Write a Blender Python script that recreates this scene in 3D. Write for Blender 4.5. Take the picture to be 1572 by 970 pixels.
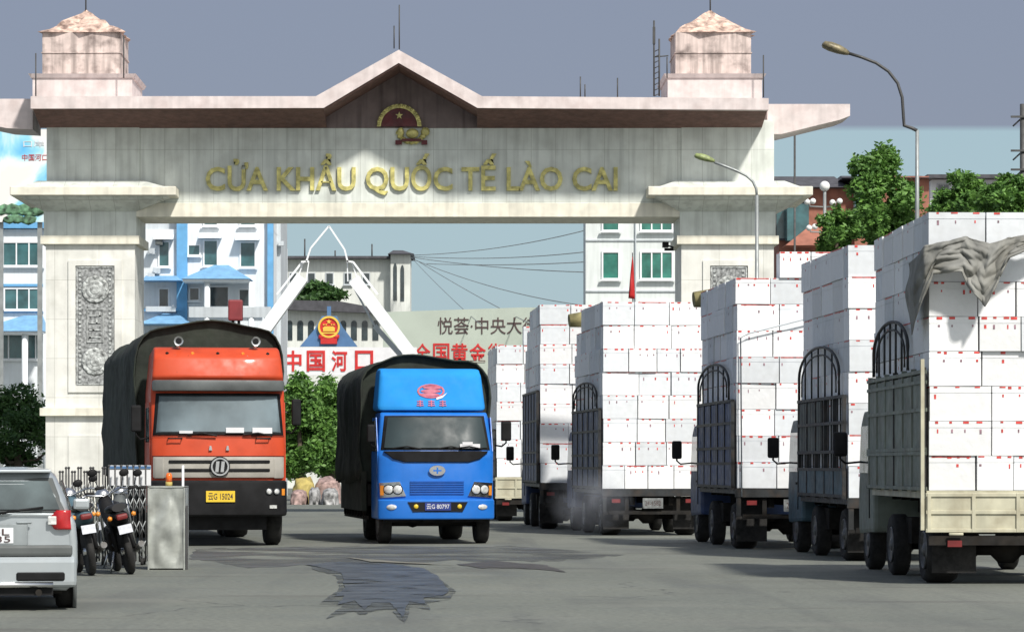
import bpy, bmesh, math, random
from mathutils import Vector, Matrix, noise
random.seed(7)
R = math.radians
for o in list(bpy.data.objects): bpy.data.objects.remove(o)
S = bpy.context.scene
COL = S.collection
# ------------------------------------------------------------------ camera
CX, HY, F, H = 700.0, 715.0, 5000.0, 1.5
K = F/3000
cam = bpy.data.objects.new('camera', bpy.data.cameras.new('camera'))
COL.objects.link(cam); S.camera = cam
cam.location = (0, 0, H); cam.rotation_euler = (R(90), 0, 0)
cam.data.sensor_width = 36; cam.data.lens = 36*F/1572
cam.data.shift_x = (786-CX)/1572; cam.data.shift_y = (HY-485)/1572
cam.data.clip_end = 5000; cam.data.clip_start = .5
# ------------------------------------------------------------------ sky and sun
SUNV = Vector((1.1, -2.0, 2.5)).normalized()
el = math.asin(SUNV.z); az = math.atan2(SUNV.x, SUNV.y)
w = bpy.data.worlds.new('World'); S.world = w; w.use_nodes = True
nt = w.node_tree; nt.nodes.clear(); N = nt.nodes.new; L = nt.links.new
out = N('ShaderNodeOutputWorld'); bg = N('ShaderNodeBackground'); L(bg.outputs[0], out.inputs[0])
sky = N('ShaderNodeTexSky'); sky.sky_type = 'NISHITA'; sky.sun_disc = False
sky.sun_elevation = el; sky.sun_rotation = az; sky.dust_density = 2.0; sky.air_density = 1.0
bg.inputs['Strength'].default_value = 0.10
# a flat bank of violet grey cloud whose far edge lies low over a paler band of clear hazy air
tc = N('ShaderNodeTexCoord'); sp = N('ShaderNodeSeparateXYZ'); L(tc.outputs['Generated'], sp.inputs[0])
def math_n(op, a, b=None, clamp=False):
    m = N('ShaderNodeMath'); m.operation = op; m.use_clamp = clamp
    for i, v in enumerate((a, b)):
        if v is None: continue
        if isinstance(v, (int, float)): m.inputs[i].default_value = v
        else: L(v, m.inputs[i])
    return m.outputs[0]
yy = math_n('MAXIMUM', math_n('ABSOLUTE', sp.outputs['Y']), .02)
ratio = math_n('DIVIDE', sp.outputs['Z'], yy)
edge = math_n('MULTIPLY', math_n('SUBTRACT', ratio, (HY-197)/F-.001), 500, True)
nz = N('ShaderNodeTexNoise'); nz.inputs['Scale'].default_value = 3.0; nz.inputs['Detail'].default_value = 3
L(tc.outputs['Generated'], nz.inputs['Vector'])
def rgbmix(f, a, b):
    m = N('ShaderNodeMix'); m.data_type = 'RGBA'
    if isinstance(f, (int, float)): m.inputs[0].default_value = f
    else: L(f, m.inputs[0])
    for i, v in ((6, a), (7, b)):
        if isinstance(v, tuple): m.inputs[i].default_value = v
        else: L(v, m.inputs[i])
    return m.outputs[2]
low = rgbmix(math_n('MULTIPLY', ratio, 5, True), (4.0, 5.2, 5.7, 1), (3.1, 4.6, 5.4, 1))
up0 = rgbmix(math_n('MULTIPLY', math_n('SUBTRACT', ratio, .17), 14, True), (2.2, 2.5, 3.4, 1), (2.0, 2.45, 3.35, 1))
up = rgbmix(math_n('MULTIPLY', nz.outputs['Fac'], .35), up0, (2.45, 2.65, 3.4, 1))
bank = rgbmix(edge, low, up)
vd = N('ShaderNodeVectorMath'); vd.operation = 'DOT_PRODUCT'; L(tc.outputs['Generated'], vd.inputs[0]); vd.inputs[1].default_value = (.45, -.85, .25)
back = math_n('MULTIPLY', math_n('SUBTRACT', vd.outputs['Value'], .4), 2.2, True)   # glow added to the unseen sky behind the camera, lifts the ambient light
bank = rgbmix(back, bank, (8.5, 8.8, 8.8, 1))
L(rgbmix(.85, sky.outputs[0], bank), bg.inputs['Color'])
sl = bpy.data.lights.new('sun', 'SUN'); sl.energy = 4.6; sl.angle = R(4); sl.color = (1, .955, .885)
so = bpy.data.objects.new('sun', sl); COL.objects.link(so)
so.rotation_euler = (-SUNV).to_track_quat('-Z', 'Y').to_euler(); so.location = (20, -30, 60)
S.view_settings.view_transform = 'Standard'; S.view_settings.look = 'None'
S.view_settings.gamma = 1; S.view_settings.exposure = .16
S.cycles.max_bounces = 6

# ------------------------------------------------------------------ materials
def M(name, col, rough=.6, metal=0., var=.18, scale=2.5, streak=0., bump=.0, bscale=40, coat=0., dirt=None, dirt_amt=0., spec=.5):
    m = bpy.data.materials.new(name); m.use_nodes = True
    t = m.node_tree; n = t.nodes; l = t.links; b = n['Principled BSDF']
    b.inputs['Roughness'].default_value = rough; b.inputs['Metallic'].default_value = metal
    b.inputs['Coat Weight'].default_value = coat; b.inputs['Coat Roughness'].default_value = .08
    b.inputs['Specular IOR Level'].default_value = spec
    g = n.new('ShaderNodeTexCoord')
    def noi(sc, det, vec=None):
        x = n.new('ShaderNodeTexNoise'); x.inputs['Scale'].default_value = sc; x.inputs['Detail'].default_value = det
        l.new(vec or g.outputs['Object'], x.inputs['Vector']); return x.outputs['Fac']
    def ramp(f, a, b_, c0, c1):
        x = n.new('ShaderNodeMapRange'); x.inputs[1].default_value = a; x.inputs[2].default_value = b_
        x.inputs[3].default_value = c0; x.inputs[4].default_value = c1; l.new(f, x.inputs[0]); return x.outputs[0]
    def mixc(f, A, B, mode='MIX'):
        x = n.new('ShaderNodeMix'); x.data_type = 'RGBA'; x.blend_type = mode
        if isinstance(f, float): x.inputs[0].default_value = f
        else: l.new(f, x.inputs[0])
        for i, v in ((6, A), (7, B)):
            if isinstance(v, tuple): x.inputs[i].default_value = v
            else: l.new(v, x.inputs[i])
        return x.outputs[2]
    c = tuple(col)+(1,)
    dk = tuple(v*(1-var*1.6) for v in col)+(1,); lt = tuple(min(1, v*(1+var)) for v in col)+(1,)
    cc = mixc(ramp(noi(scale, 6), .3, .7, 0, 1), dk, lt) if var else None
    if cc is None:
        rgb = n.new('ShaderNodeRGB'); rgb.outputs[0].default_value = c; cc = rgb.outputs[0]
    if streak:
        mp = n.new('ShaderNodeMapping'); mp.inputs['Scale'].default_value = (5, 5, .35); l.new(g.outputs['Object'], mp.inputs[0])
        f = ramp(noi(1.0, 5, mp.outputs[0]), .46, .66, 0, streak*.8)
        cc = mixc(f, cc, tuple(v*.42 for v in col)+(1,))
    if dirt_amt:
        f = ramp(noi(scale*.6+.8, 8), .48, .7, 0, dirt_amt)
        cc = mixc(f, cc, tuple(dirt or (.12, .1, .08))+(1,))
    l.new(cc, b.inputs['Base Color'])
    l.new(ramp(noi(scale*3, 4), .3, .7, max(0, rough-(.1 if rough > .35 else .02)), min(1, rough+.1)), b.inputs['Roughness'])
    if bump:
        x = n.new('ShaderNodeBump'); x.inputs['Strength'].default_value = bump; x.inputs['Distance'].default_value = .02
        l.new(noi(bscale, 5), x.inputs['Height']); l.new(x.outputs[0], b.inputs['Normal'])
    return m
def marble(name, col, pw=.7, ph=1.4, streak=.5):
    m = M(name, col, .5, var=.09, scale=1.2, streak=streak, dirt=(.25, .24, .2), dirt_amt=.25)
    n = m.node_tree.nodes; l = m.node_tree.links; b = n['Principled BSDF']
    src = b.inputs['Base Color'].links[0].from_socket
    g = n.new('ShaderNodeTexCoord'); mp = n.new('ShaderNodeMapping'); mp.inputs['Rotation'].default_value = (R(90), 0, 0)
    l.new(g.outputs['Object'], mp.inputs[0])
    br = n.new('ShaderNodeTexBrick'); br.offset = 0; br.inputs['Scale'].default_value = 1
    br.inputs['Brick Width'].default_value = pw; br.inputs['Row Height'].default_value = ph; br.inputs['Mortar Size'].default_value = .008
    br.inputs['Color1'].default_value = (1, 1, 1, 1); br.inputs['Color2'].default_value = (.92, .925, .92, 1); br.inputs['Mortar'].default_value = (.66, .66, .64, 1)
    l.new(mp.outputs[0], br.inputs['Vector'])
    x = n.new('ShaderNodeMix'); x.data_type = 'RGBA'; x.blend_type = 'MULTIPLY'; x.inputs[0].default_value = 1
    l.new(src, x.inputs[6]); l.new(br.outputs['Color'], x.inputs[7]); l.new(x.outputs[2], b.inputs['Base Color'])
    return m
def glass(name, col, rough=.08, var=.3):
    return M(name, col, rough, var=var, scale=1.5, coat=.0, spec=.9)
X = {}
X['marble'] = marble('marble', (.70, .735, .69), .75, 1.6, .45)
X['marble_cream'] = marble('marble_cream', (.75, .745, .70), 1.36, 1.2, .2)
X['cream_trim'] = M('cream_trim', (.76, .73, .62), .6, var=.1, streak=.35)
X['pink'] = M('pink_render', (.67, .59, .575), .8, var=.1, streak=.25, bump=.1, dirt=(.3, .2, .18), dirt_amt=.25)
X['pink_stain'] = M('pink_stained', (.64, .53, .49), .85, var=.14, streak=1.1, bump=.15, dirt=(.1, .075, .07), dirt_amt=.8)
X['rubble'] = M('rubble', (.62, .45, .37), .9, var=.35, scale=5, bump=.6, bscale=8, dirt=(.1, .06, .05), dirt_amt=.9)
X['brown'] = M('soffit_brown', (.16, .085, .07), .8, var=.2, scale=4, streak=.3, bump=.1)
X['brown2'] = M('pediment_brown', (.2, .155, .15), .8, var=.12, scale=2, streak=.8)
X['gold'] = M('gold_paint', (.62, .56, .2), .45, .25, var=.3, scale=6, dirt=(.2, .2, .08), dirt_amt=.5)
X['red_dark'] = M('deep_red', (.1, .003, .006), .5, var=.3)
X['red'] = M('red_paint', (.5, .02, .02), .5, var=.12)
X['relief'] = M('relief_stone', (.46, .48, .47), .8, var=.45, scale=9, bump=.8, bscale=14, dirt=(.1, .1, .1), dirt_amt=.6)
X['relief_in'] = M('relief_recess', (.3, .31, .31), .9, var=.5, scale=11)
X['stone'] = X['relief']
X['foam'] = M('white_foam', (.86, .87, .88), .75, var=.03, scale=4, bump=.3, bscale=9, dirt=(.62, .6, .55), dirt_amt=.2)
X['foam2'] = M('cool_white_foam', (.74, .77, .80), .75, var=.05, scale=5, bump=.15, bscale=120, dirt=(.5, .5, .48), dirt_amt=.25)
X['tape'] = M('red_tape', (.62, .06, .05), .5, var=.3, scale=20)
X['mark'] = M('grey_print', (.33, .2, .24), .7, var=.4, scale=20)
X['black'] = M('black_paint', (.011, .011, .012), .6, var=.3, scale=4, spec=.2)
X['rubber'] = M('tyre_rubber', (.015, .0145, .014), .9, var=.35, scale=6, bump=.2, dirt=(.055, .05, .045), dirt_amt=.4)
X['rim'] = M('steel_rim', (.16, .16, .16), .5, .6, var=.3, scale=8, dirt=(.08, .06, .04), dirt_amt=.5)
X['chassis'] = M('chassis_dirt', (.018, .017, .016), .9, var=.4, scale=5, dirt=(.05, .04, .03), dirt_amt=.4, spec=.2)
X['tarp_green'] = M('olive_canvas', (.019, .026, .018), .85, var=.35, scale=1.6, bump=.7, bscale=5, dirt=(.012, .012, .01), dirt_amt=.5)
X['tarp_grey'] = M('grey_tarp', (.2, .2, .185), .8, var=.25, scale=3, bump=.4, bscale=12, dirt=(.16, .15, .12), dirt_amt=.5)
X['orange'] = M('orange_red_paint', (.52, .062, .02), .5, var=.14, scale=2, coat=.08, dirt=(.3, .06, .03), dirt_amt=.35, spec=.3)
X['blue'] = M('bright_blue_paint', (.010, .15, .56), .42, var=.1, scale=2, coat=.12, dirt=(.03, .1, .3), dirt_amt=.25)
X['blue_light'] = M('sky_blue_paint', (.02, .24, .62), .75, var=.07, scale=2, spec=.15)
X['grille_grey'] = M('grille_grey', (.38, .36, .32), .5, .2, var=.12)
X['chrome'] = M('chrome', (.7, .7, .7), .2, 1, var=.1)
X['lamp'] = M('lamp_lens', (.75, .76, .74), .12, .3, var=.2, scale=20)
X['plate_bike'] = M('bike_plate', (.45, .47, .52), .5, var=.25, scale=14)
X['plate_dirty'] = M('dirty_plate', (.2, .21, .21), .6, var=.4, scale=12)
X['tail_red'] = M('dull_tail_red', (.16, .012, .012), .5, var=.3)
X['amber'] = M('amber_lens', (.7, .25, .03), .25, var=.15)
X['redlens'] = M('red_lens', (.4, .012, .015), .2, var=.15, scale=12, coat=.5)
X['plate_y'] = M('yellow_plate', (.7, .48, .03), .5, var=.1)
X['plate_w'] = M('white_plate', (.7, .72, .74), .5, var=.06)
X['plate_b'] = M('blue_plate', (.02, .04, .2), .4, var=.1)
X['silver'] = M('silver_paint', (.43, .47, .49), .32, .45, var=.05, scale=2, coat=.5, dirt=(.3, .3, .28), dirt_amt=.2)
X['greyplastic'] = M('grey_plastic', (.1, .11, .11), .6, var=.15)
X['glass_dark'] = glass('dark_glass', (.03, .045, .05))
X['glass_rear'] = glass('rear_glass', (.1, .13, .135), .12, .5)
X['glass_wind'] = M('windscreen_glass', (.14, .18, .20), .32, var=.3, scale=1.0, spec=.4)
X['glass_wind2'] = M('windscreen_glass_dark', (.03, .045, .05), .42, var=.2, scale=1.0, spec=.12)
X['glass_teal'] = glass('teal_glass', (.04, .12, .13), .15)
X['glass_green'] = glass('green_glass', (.03, .17, .13), .15)
X['wall_white'] = M('white_wall', (.74, .78, .81), .85, var=.06, scale=.6, streak=.2)
X['wall_grey'] = M('pale_grey_wall', (.5, .54, .57), .85, var=.08, scale=.6, streak=.3)
X['wall_cream'] = M('cream_wall', (.66, .68, .64), .85, var=.08, scale=.7, streak=.3)
X['wall_warm'] = M('offwhite_tiled_wall', (.66, .7, .69), .8, var=.05, scale=.7, streak=.25)
X['blue_trim'] = M('blue_trim', (.13, .36, .62), .7, var=.1)
X['blue_roof'] = M('blue_roof', (.17, .36, .58), .6, var=.12, streak=.2)
X['roof_dark'] = M('dark_roof', (.07, .07, .08), .8, var=.2)
X['brick'] = M('red_brick_wall', (.32, .13, .09), .9, var=.2, scale=1.5, bump=.2)
X['pole'] = M('galvanised_pole', (.3, .32, .32), .5, .4, var=.15)
X['pole_dark'] = M('dark_pole', (.07, .07, .07), .6, .3, var=.2)
X['lamp_head'] = M('lamp_head', (.2, .17, .1), .5, .2, var=.4, scale=10)
X['globe'] = M('globe_white', (.8, .8, .78), .3, var=.03)
X['steel'] = M('dented_steel', (.42, .44, .41), .45, .35, var=.3, scale=3, bump=.5, bscale=3, dirt=(.2, .2, .17), dirt_amt=.5)
X['signwhite'] = M('sign_white', (.66, .66, .68), .6, var=.05)
X['signgreen'] = M('sign_pale_green', (.40, .45, .39), .7, var=.07, scale=.4)
X['signblue'] = M('sign_blue', (.07, .16, .32), .6, var=.1)
X['ink'] = M('dark_ink', (.07, .04, .04), .7, var=.1)
X['cream_paint'] = M('cream_truck_paint', (.5, .48, .36), .55, var=.15, scale=3, streak=.4, dirt=(.2, .15, .08), dirt_amt=.5)
X['side_green'] = M('grey_green_paint', (.19, .22, .185), .6, var=.2, scale=3, streak=.5, dirt=(.1, .09, .06), dirt_amt=.5)
X['blue_dark'] = M('dark_blue_paint', (.03, .06, .16), .55, var=.25, scale=3, dirt=(.04, .04, .05), dirt_amt=.5)
X['teal_dark'] = M('blue_grey_paint', (.05, .1, .13), .6, var=.25, scale=3, dirt=(.05, .05, .05), dirt_amt=.5)
X['rackdark'] = M('dark_rack_steel', (.025, .028, .03), .6, .2, var=.3, scale=6, dirt=(.08, .05, .03), dirt_amt=.4)
X['plywood'] = M('rack_board', (.12, .13, .12), .8, var=.3, scale=3)
X['bark'] = M('bark', (.09, .07, .05), .9, var=.3, bump=.4)
X['yellow_tarp'] = M('yellow_tarp', (.4, .32, .1), .8, var=.3, scale=3, bump=.4, bscale=6)
X['pinkish'] = M('pink_bundle', (.33, .23, .21), .8, var=.4, scale=6, bump=.4, bscale=8)
X['bundle'] = M('grey_bundle', (.3, .3, .3), .85, var=.5, scale=5, bump=.4, bscale=8)
X['seat'] = M('seat_vinyl', (.02, .02, .022), .5, var=.2)
X['white_paint'] = M('white_paint', (.72, .73, .74), .5, var=.05)
X['frame_white'] = M('frame_white', (.78, .8, .82), .5, var=.04)
for k_ in ('foam', 'foam2'):    # every box its own shade of white
    n_ = X[k_].node_tree.nodes; l_ = X[k_].node_tree.links; b_ = n_['Principled BSDF']; src_ = b_.inputs['Base Color'].links[0].from_socket
    oi = n_.new('ShaderNodeObjectInfo'); mr_ = n_.new('ShaderNodeMapRange'); mr_.inputs[3].default_value = .80; mr_.inputs[4].default_value = 1.0; l_.new(oi.outputs['Random'], mr_.inputs[0])
    vm = n_.new('ShaderNodeVectorMath'); vm.operation = 'SCALE'; l_.new(src_, vm.inputs[0]); l_.new(mr_.outputs[0], vm.inputs['Scale']); l_.new(vm.outputs[0], b_.inputs['Base Color'])
def leafmat(name, a, b_):
    m = bpy.data.materials.new(name); m.use_nodes = True; n = m.node_tree.nodes; l = m.node_tree.links
    b = n['Principled BSDF']; b.inputs['Roughness'].default_value = .6
    g = n.new('ShaderNodeTexCoord'); t = n.new('ShaderNodeTexNoise'); t.inputs['Scale'].default_value = 3.2; t.inputs['Detail'].default_value = 6
    l.new(g.outputs['Object'], t.inputs['Vector'])
    r = n.new('ShaderNodeValToRGB'); r.color_ramp.elements[0].position = .35; r.color_ramp.elements[1].position = .68
    r.color_ramp.elements[0].color = (*a, 1); r.color_ramp.elements[1].color = (*b_, 1)
    l.new(t.outputs['Fac'], r.inputs[0]); l.new(r.outputs[0], b.inputs['Base Color'])
    tr = n.new('ShaderNodeBsdfTranslucent'); l.new(r.outputs[0], tr.inputs['Color'])
    mx = n.new('ShaderNodeMixShader'); mx.inputs[0].default_value = .25
    l.new(b.outputs[0], mx.inputs[1]); l.new(tr.outputs[0], mx.inputs[2]); l.new(mx.outputs[0], n['Material Output'].inputs[0])
    return m
X['leaf'] = leafmat('leaf_fresh', (.05, .13, .025), (.18, .35, .07))
X['leaf_dark'] = leafmat('leaf_dark', (.025, .07, .02), (.085, .18, .045))

# ------------------------------------------------------------------ helpers
def W(px, py, Y): return Vector(((px-CX)/F*Y, Y, H+(HY-py)/F*Y))
def wx(px, Y): return (px-CX)/F*Y
def wz(py, Y): return H+(HY-py)/F*Y
ORIG = {}
class MB:
    def __init__(s): s.bm = bmesh.new(); s.mi = 0; s.mats = []
    def use(s, m):
        if m not in s.mats: s.mats.append(m)
        s.mi = s.mats.index(m); return s
    def _f(s, vs, smooth=False):
        try: f = s.bm.faces.new(vs)
        except ValueError: return None
        f.material_index = s.mi; f.smooth = smooth; return f
    def box(s, x0, x1, y0, y1, z0, z1, mat=None):
        v = [s.bm.verts.new(p) for p in ((x0,y0,z0),(x1,y0,z0),(x1,y1,z0),(x0,y1,z0),(x0,y0,z1),(x1,y0,z1),(x1,y1,z1),(x0,y1,z1))]
        if mat is not None:
            for q in v: q.co = mat @ q.co
        for a in ((3,2,1,0),(4,5,6,7),(0,1,5,4),(1,2,6,5),(2,3,7,6),(3,0,4,7)): s._f([v[i] for i in a])
        return s
    def frustum(s, b, t):      # b,t = (x0,x1,y0,y1,z)
        v = [s.bm.verts.new(p) for q in (b, t) for p in ((q[0],q[2],q[4]),(q[1],q[2],q[4]),(q[1],q[3],q[4]),(q[0],q[3],q[4]))]
        for a in ((3,2,1,0),(4,5,6,7),(0,1,5,4),(1,2,6,5),(2,3,7,6),(3,0,4,7)): s._f([v[i] for i in a])
        return s
    def rings(s, rs, cap=True, smooth=True, closed=True):
        V = [[s.bm.verts.new(p) for p in r] for r in rs]; n = len(V[0])
        for a, b in zip(V, V[1:]):
            for i in range(n if closed else n-1): s._f([a[i], a[(i+1)%n], b[(i+1)%n], b[i]], smooth)
        if cap and closed: s._f(V[0][::-1]); s._f(V[-1])
        return s
    def tube(s, pts, r, n=8, cap=True):
        pts = [Vector(p) for p in pts]; rs = []
        rr = r if isinstance(r, (list, tuple)) else [r]*len(pts)
        up = Vector((0, 0, 1))
        for i, p in enumerate(pts):
            d = (pts[min(i+1, len(pts)-1)]-pts[max(i-1, 0)]).normalized()
            u = d.cross(up)
            if u.length < .05: u = d.cross(Vector((1, 0, 0)))
            u.normalize(); v = d.cross(u)
            rs.append([p+u*math.cos(a)*rr[i]+v*math.sin(a)*rr[i] for a in [2*math.pi*k/n for k in range(n)]])
        return s.rings(rs, cap)
    def prism(s, poly, y0, y1):   # polygon in xz, extruded along y
        a = [s.bm.verts.new((x, y0, z)) for x, z in poly]; b = [s.bm.verts.new((x, y1, z)) for x, z in poly]
        n = len(poly); s._f(a[::-1]); s._f(b)
        for i in range(n): s._f([a[i], a[(i+1)%n], b[(i+1)%n], b[i]])
        return s
    def prism_x(s, poly, x0, x1):  # polygon in yz, extruded along x
        a = [s.bm.verts.new((x0, y, z)) for y, z in poly]; b = [s.bm.verts.new((x1, y, z)) for y, z in poly]
        n = len(poly); s._f(a); s._f(b[::-1])
        for i in range(n): s._f([a[(i+1)%n], a[i], b[i], b[(i+1)%n]])
        return s
    def cyl(s, c, r, h, axis='z', n=20, r2=None, smooth=True):
        c = Vector(c); r2 = r if r2 is None else r2; rs = []
        for q, rad in ((-h/2, r), (h/2, r2)):
            ring = []
            for k in range(n):
                a = 2*math.pi*k/n; u, v = math.cos(a)*rad, math.sin(a)*rad
                ring.append(c+Vector({'z': (u, v, q), 'y': (u, q, v), 'x': (q, u, v)}[axis]))
            rs.append(ring)
        return s.rings(rs, True, smooth)
    def lathe(s, prof, c, axis='x', n=24):  # prof: (radius, along)
        rs = []
        for rad, q in prof:
            rs.append([Vector(c)+Vector({'z': (math.cos(a)*rad, math.sin(a)*rad, q), 'y': (math.cos(a)*rad, q, math.sin(a)*rad), 'x': (q, math.cos(a)*rad, math.sin(a)*rad)}[axis]) for a in [2*math.pi*k/n for k in range(n)]])
        return s.rings(rs, True)
    def ball(s, c, r, sc=(1, 1, 1), sub=2):
        g = bmesh.ops.create_icosphere(s.bm, subdivisions=sub, radius=r)
        for v in g['verts']: v.co = Vector((v.co.x*sc[0], v.co.y*sc[1], v.co.z*sc[2]))+Vector(c)
        for f in {f for v in g['verts'] for f in v.link_faces}: f.smooth = True; f.material_index = s.mi
        return s
    def mesh(s, me, mat):
        n0 = len(s.bm.faces); nv = len(s.bm.verts); s.bm.from_mesh(me); s.bm.verts.ensure_lookup_table(); s.bm.faces.ensure_lookup_table()
        for v in s.bm.verts[nv:]: v.co = mat @ v.co
        for f in s.bm.faces[n0:]: f.material_index = s.mi
        return s
    def bevel(s, wd=.02, seg=2, ang=35):
        s.bm.normal_update()
        es = [e for e in s.bm.edges if len(e.link_faces) == 2 and e.calc_face_angle(0) > R(ang)]
        bmesh.ops.bevel(s.bm, geom=es, offset=wd, segments=seg, affect='EDGES', profile=.6, clamp_overlap=True)
        return s
    def build(s, name, mat=None, parent=None):
        bmesh.ops.recalc_face_normals(s.bm, faces=s.bm.faces)
        me = bpy.data.meshes.new(name)
        if parent is not None and parent in ORIG:
            bmesh.ops.translate(s.bm, vec=-ORIG[parent], verts=s.bm.verts)
        s.bm.to_mesh(me); s.bm.free()
        for m in (s.mats or [mat]): me.materials.append(m)
        o = bpy.data.objects.new(name, me); COL.objects.link(o)
        if parent is not None:
            o.parent = parent
            if parent in ORIG: ORIG[o] = ORIG[parent]
        return o
def tag(o, label, cat, group=None, kind=None):
    if label: o['label'] = label
    if cat: o['category'] = cat
    if group: o['group'] = group
    if kind: o['kind'] = kind
    return o
def thing(name, label, cat, loc=(0, 0, 0), rz=0, group=None, world=True):
    """Empty at the base of a thing; world=True: its parts are written in world coordinates"""
    o = bpy.data.objects.new(name, None); COL.objects.link(o); o.location = loc; o.rotation_euler = (0, 0, rz)
    o.empty_display_size = .3
    if world: ORIG[o] = Vector(loc)
    return tag(o, label, cat, group)
def B(name, m, parent, *a): mb = MB(); mb.box(*a); return mb.build(name, m, parent)
def text_mesh(s, size=1, ext=.02, off=0.):
    cu = bpy.data.curves.new('t', 'FONT'); cu.body = s; cu.size = size; cu.extrude = ext; cu.offset = off
    cu.align_x = 'LEFT'; cu.resolution_u = 3
    o = bpy.data.objects.new('t', cu); COL.objects.link(o)
    dg = bpy.context.evaluated_depsgraph_get(); me = bpy.data.meshes.new_from_object(o.evaluated_get(dg))
    bpy.data.objects.remove(o)
    return me
def add_text(mb, s, x0, x1, z0, z1, y, ext=.02, off=0., zfit=None):
    """lettering standing in the xz plane, facing -y, fitted to a rectangle"""
    me = text_mesh(s, 1, 1, off)
    xs = [v.co.x for v in me.vertices]; ys = [v.co.y for v in me.vertices]
    if not xs: return
    a, b = min(xs), max(xs); c, d = (min(ys), max(ys)) if zfit is None else zfit
    T = Matrix(((( x1-x0)/(b-a), 0, 0, x0-a*(x1-x0)/(b-a)), (0, 0, -ext, y), (0, (z1-z0)/(d-c), 0, z0-c*(z1-z0)/(d-c)), (0, 0, 0, 1)))
    mb.mesh(me, T); bpy.data.meshes.remove(me)

# ------------------------------------------------------------------ ground
def ground_mat():
    m = bpy.data.materials.new('asphalt'); m.use_nodes = True; n = m.node_tree.nodes; l = m.node_tree.links; b = n['Principled BSDF']
    g = n.new('ShaderNodeTexCoord')
    def noi(sc, det, sx=1, sy=1, rot=0):
        mp = n.new('ShaderNodeMapping'); mp.inputs['Scale'].default_value = (sx, sy, 1); mp.inputs['Rotation'].default_value = (0, 0, rot)
        l.new(g.outputs['Object'], mp.inputs[0])
        x = n.new('ShaderNodeTexNoise'); x.inputs['Scale'].default_value = sc; x.inputs['Detail'].default_value = det; l.new(mp.outputs[0], x.inputs['Vector']); return x.outputs['Fac']
    def mr(f, a, b_, c, d):
        x = n.new('ShaderNodeMapRange'); x.inputs[1].default_value = a; x.inputs[2].default_value = b_; x.inputs[3].default_value = c; x.inputs[4].default_value = d; l.new(f, x.inputs[0]); return x.outputs[0]
    def mx(f, A, Bc):
        x = n.new('ShaderNodeMix'); x.data_type = 'RGBA'; l.new(f, x.inputs[0])
        for i, v in ((6, A), (7, Bc)):
            if isinstance(v, tuple): x.inputs[i].default_value = v
            else: l.new(v, x.inputs[i])
        return x.outputs[2]
    c = mx(mr(noi(.12, 5), .35, .65, 0, 1), (.138, .150, .128, 1), (.185, .195, .165, 1))
    c = mx(mr(noi(14, 8), .35, .7, 0, .65), c, (.08, .083, .077, 1))
    c = mx(mr(noi(.5, 6, 1.6, .25, .3), .5, .68, 0, .5), c, (.075, .08, .078, 1))
    c = mx(mr(noi(.35, 8, .5, 2.2, .15), .6, .66, 0, .4), c, (.065, .06, .055, 1))
    vo = n.new('ShaderNodeTexVoronoi'); vo.feature = 'DISTANCE_TO_EDGE'; vo.inputs['Scale'].default_value = .22
    wv = n.new('ShaderNodeTexNoise'); wv.inputs['Scale'].default_value = .9; wv.inputs['Detail'].default_value = 6; l.new(g.outputs['Object'], wv.inputs['Vector'])
    ad = n.new('ShaderNodeVectorMath'); ad.operation = 'MULTIPLY_ADD'; l.new(wv.outputs['Color'], ad.inputs[0]); ad.inputs[1].default_value = (2.2, 2.2, 0); l.new(g.outputs['Object'], ad.inputs[2]); l.new(ad.outputs[0], vo.inputs['Vector'])
    cr = n.new('ShaderNodeMath'); cr.operation = 'MULTIPLY'; l.new(mr(vo.outputs['Distance'], 0, .012, 1, 0), cr.inputs[0]); l.new(mr(noi(.2, 3), .5, .6, 0, .75), cr.inputs[1])
    c = mx(cr.outputs[0], c, (.04, .042, .04, 1))
    c = mx(mr(noi(.9, 4, 1.6, .03, -.06), .57, .72, 0, .4), c, (.07, .075, .072, 1))     # tyre tracks along the road
    c = mx(mr(noi(2.2, 9, 1, 1), .66, .72, 0, .45), c, (.05, .05, .048, 1))
    c = mx(mr(noi(.35, 7, .6, 1.2, .7), .56, .7, 0, .5), c, (.185, .185, .16, 1))
    l.new(c, b.inputs['Base Color']); l.new(mr(noi(.6, 5), .3, .7, .62, .9), b.inputs['Roughness'])
    bu = n.new('ShaderNodeBump'); bu.inputs['Strength'].default_value = .35; bu.inputs['Distance'].default_value = .02
    l.new(noi(25, 8), bu.inputs['Height']); l.new(bu.outputs[0], b.inputs['Normal'])
    return m
mb = MB(); mb.use(ground_mat())
vs = [mb.bm.verts.new(p) for p in ((-1500, -60, 0), (1500, -60, 0), (1500, 3000, 0), (-1500, 3000, 0))]; mb._f(vs)
tag(mb.build('ground'), 'worn grey asphalt road surface in front of the border gate', 'ground', kind='structure')
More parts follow.
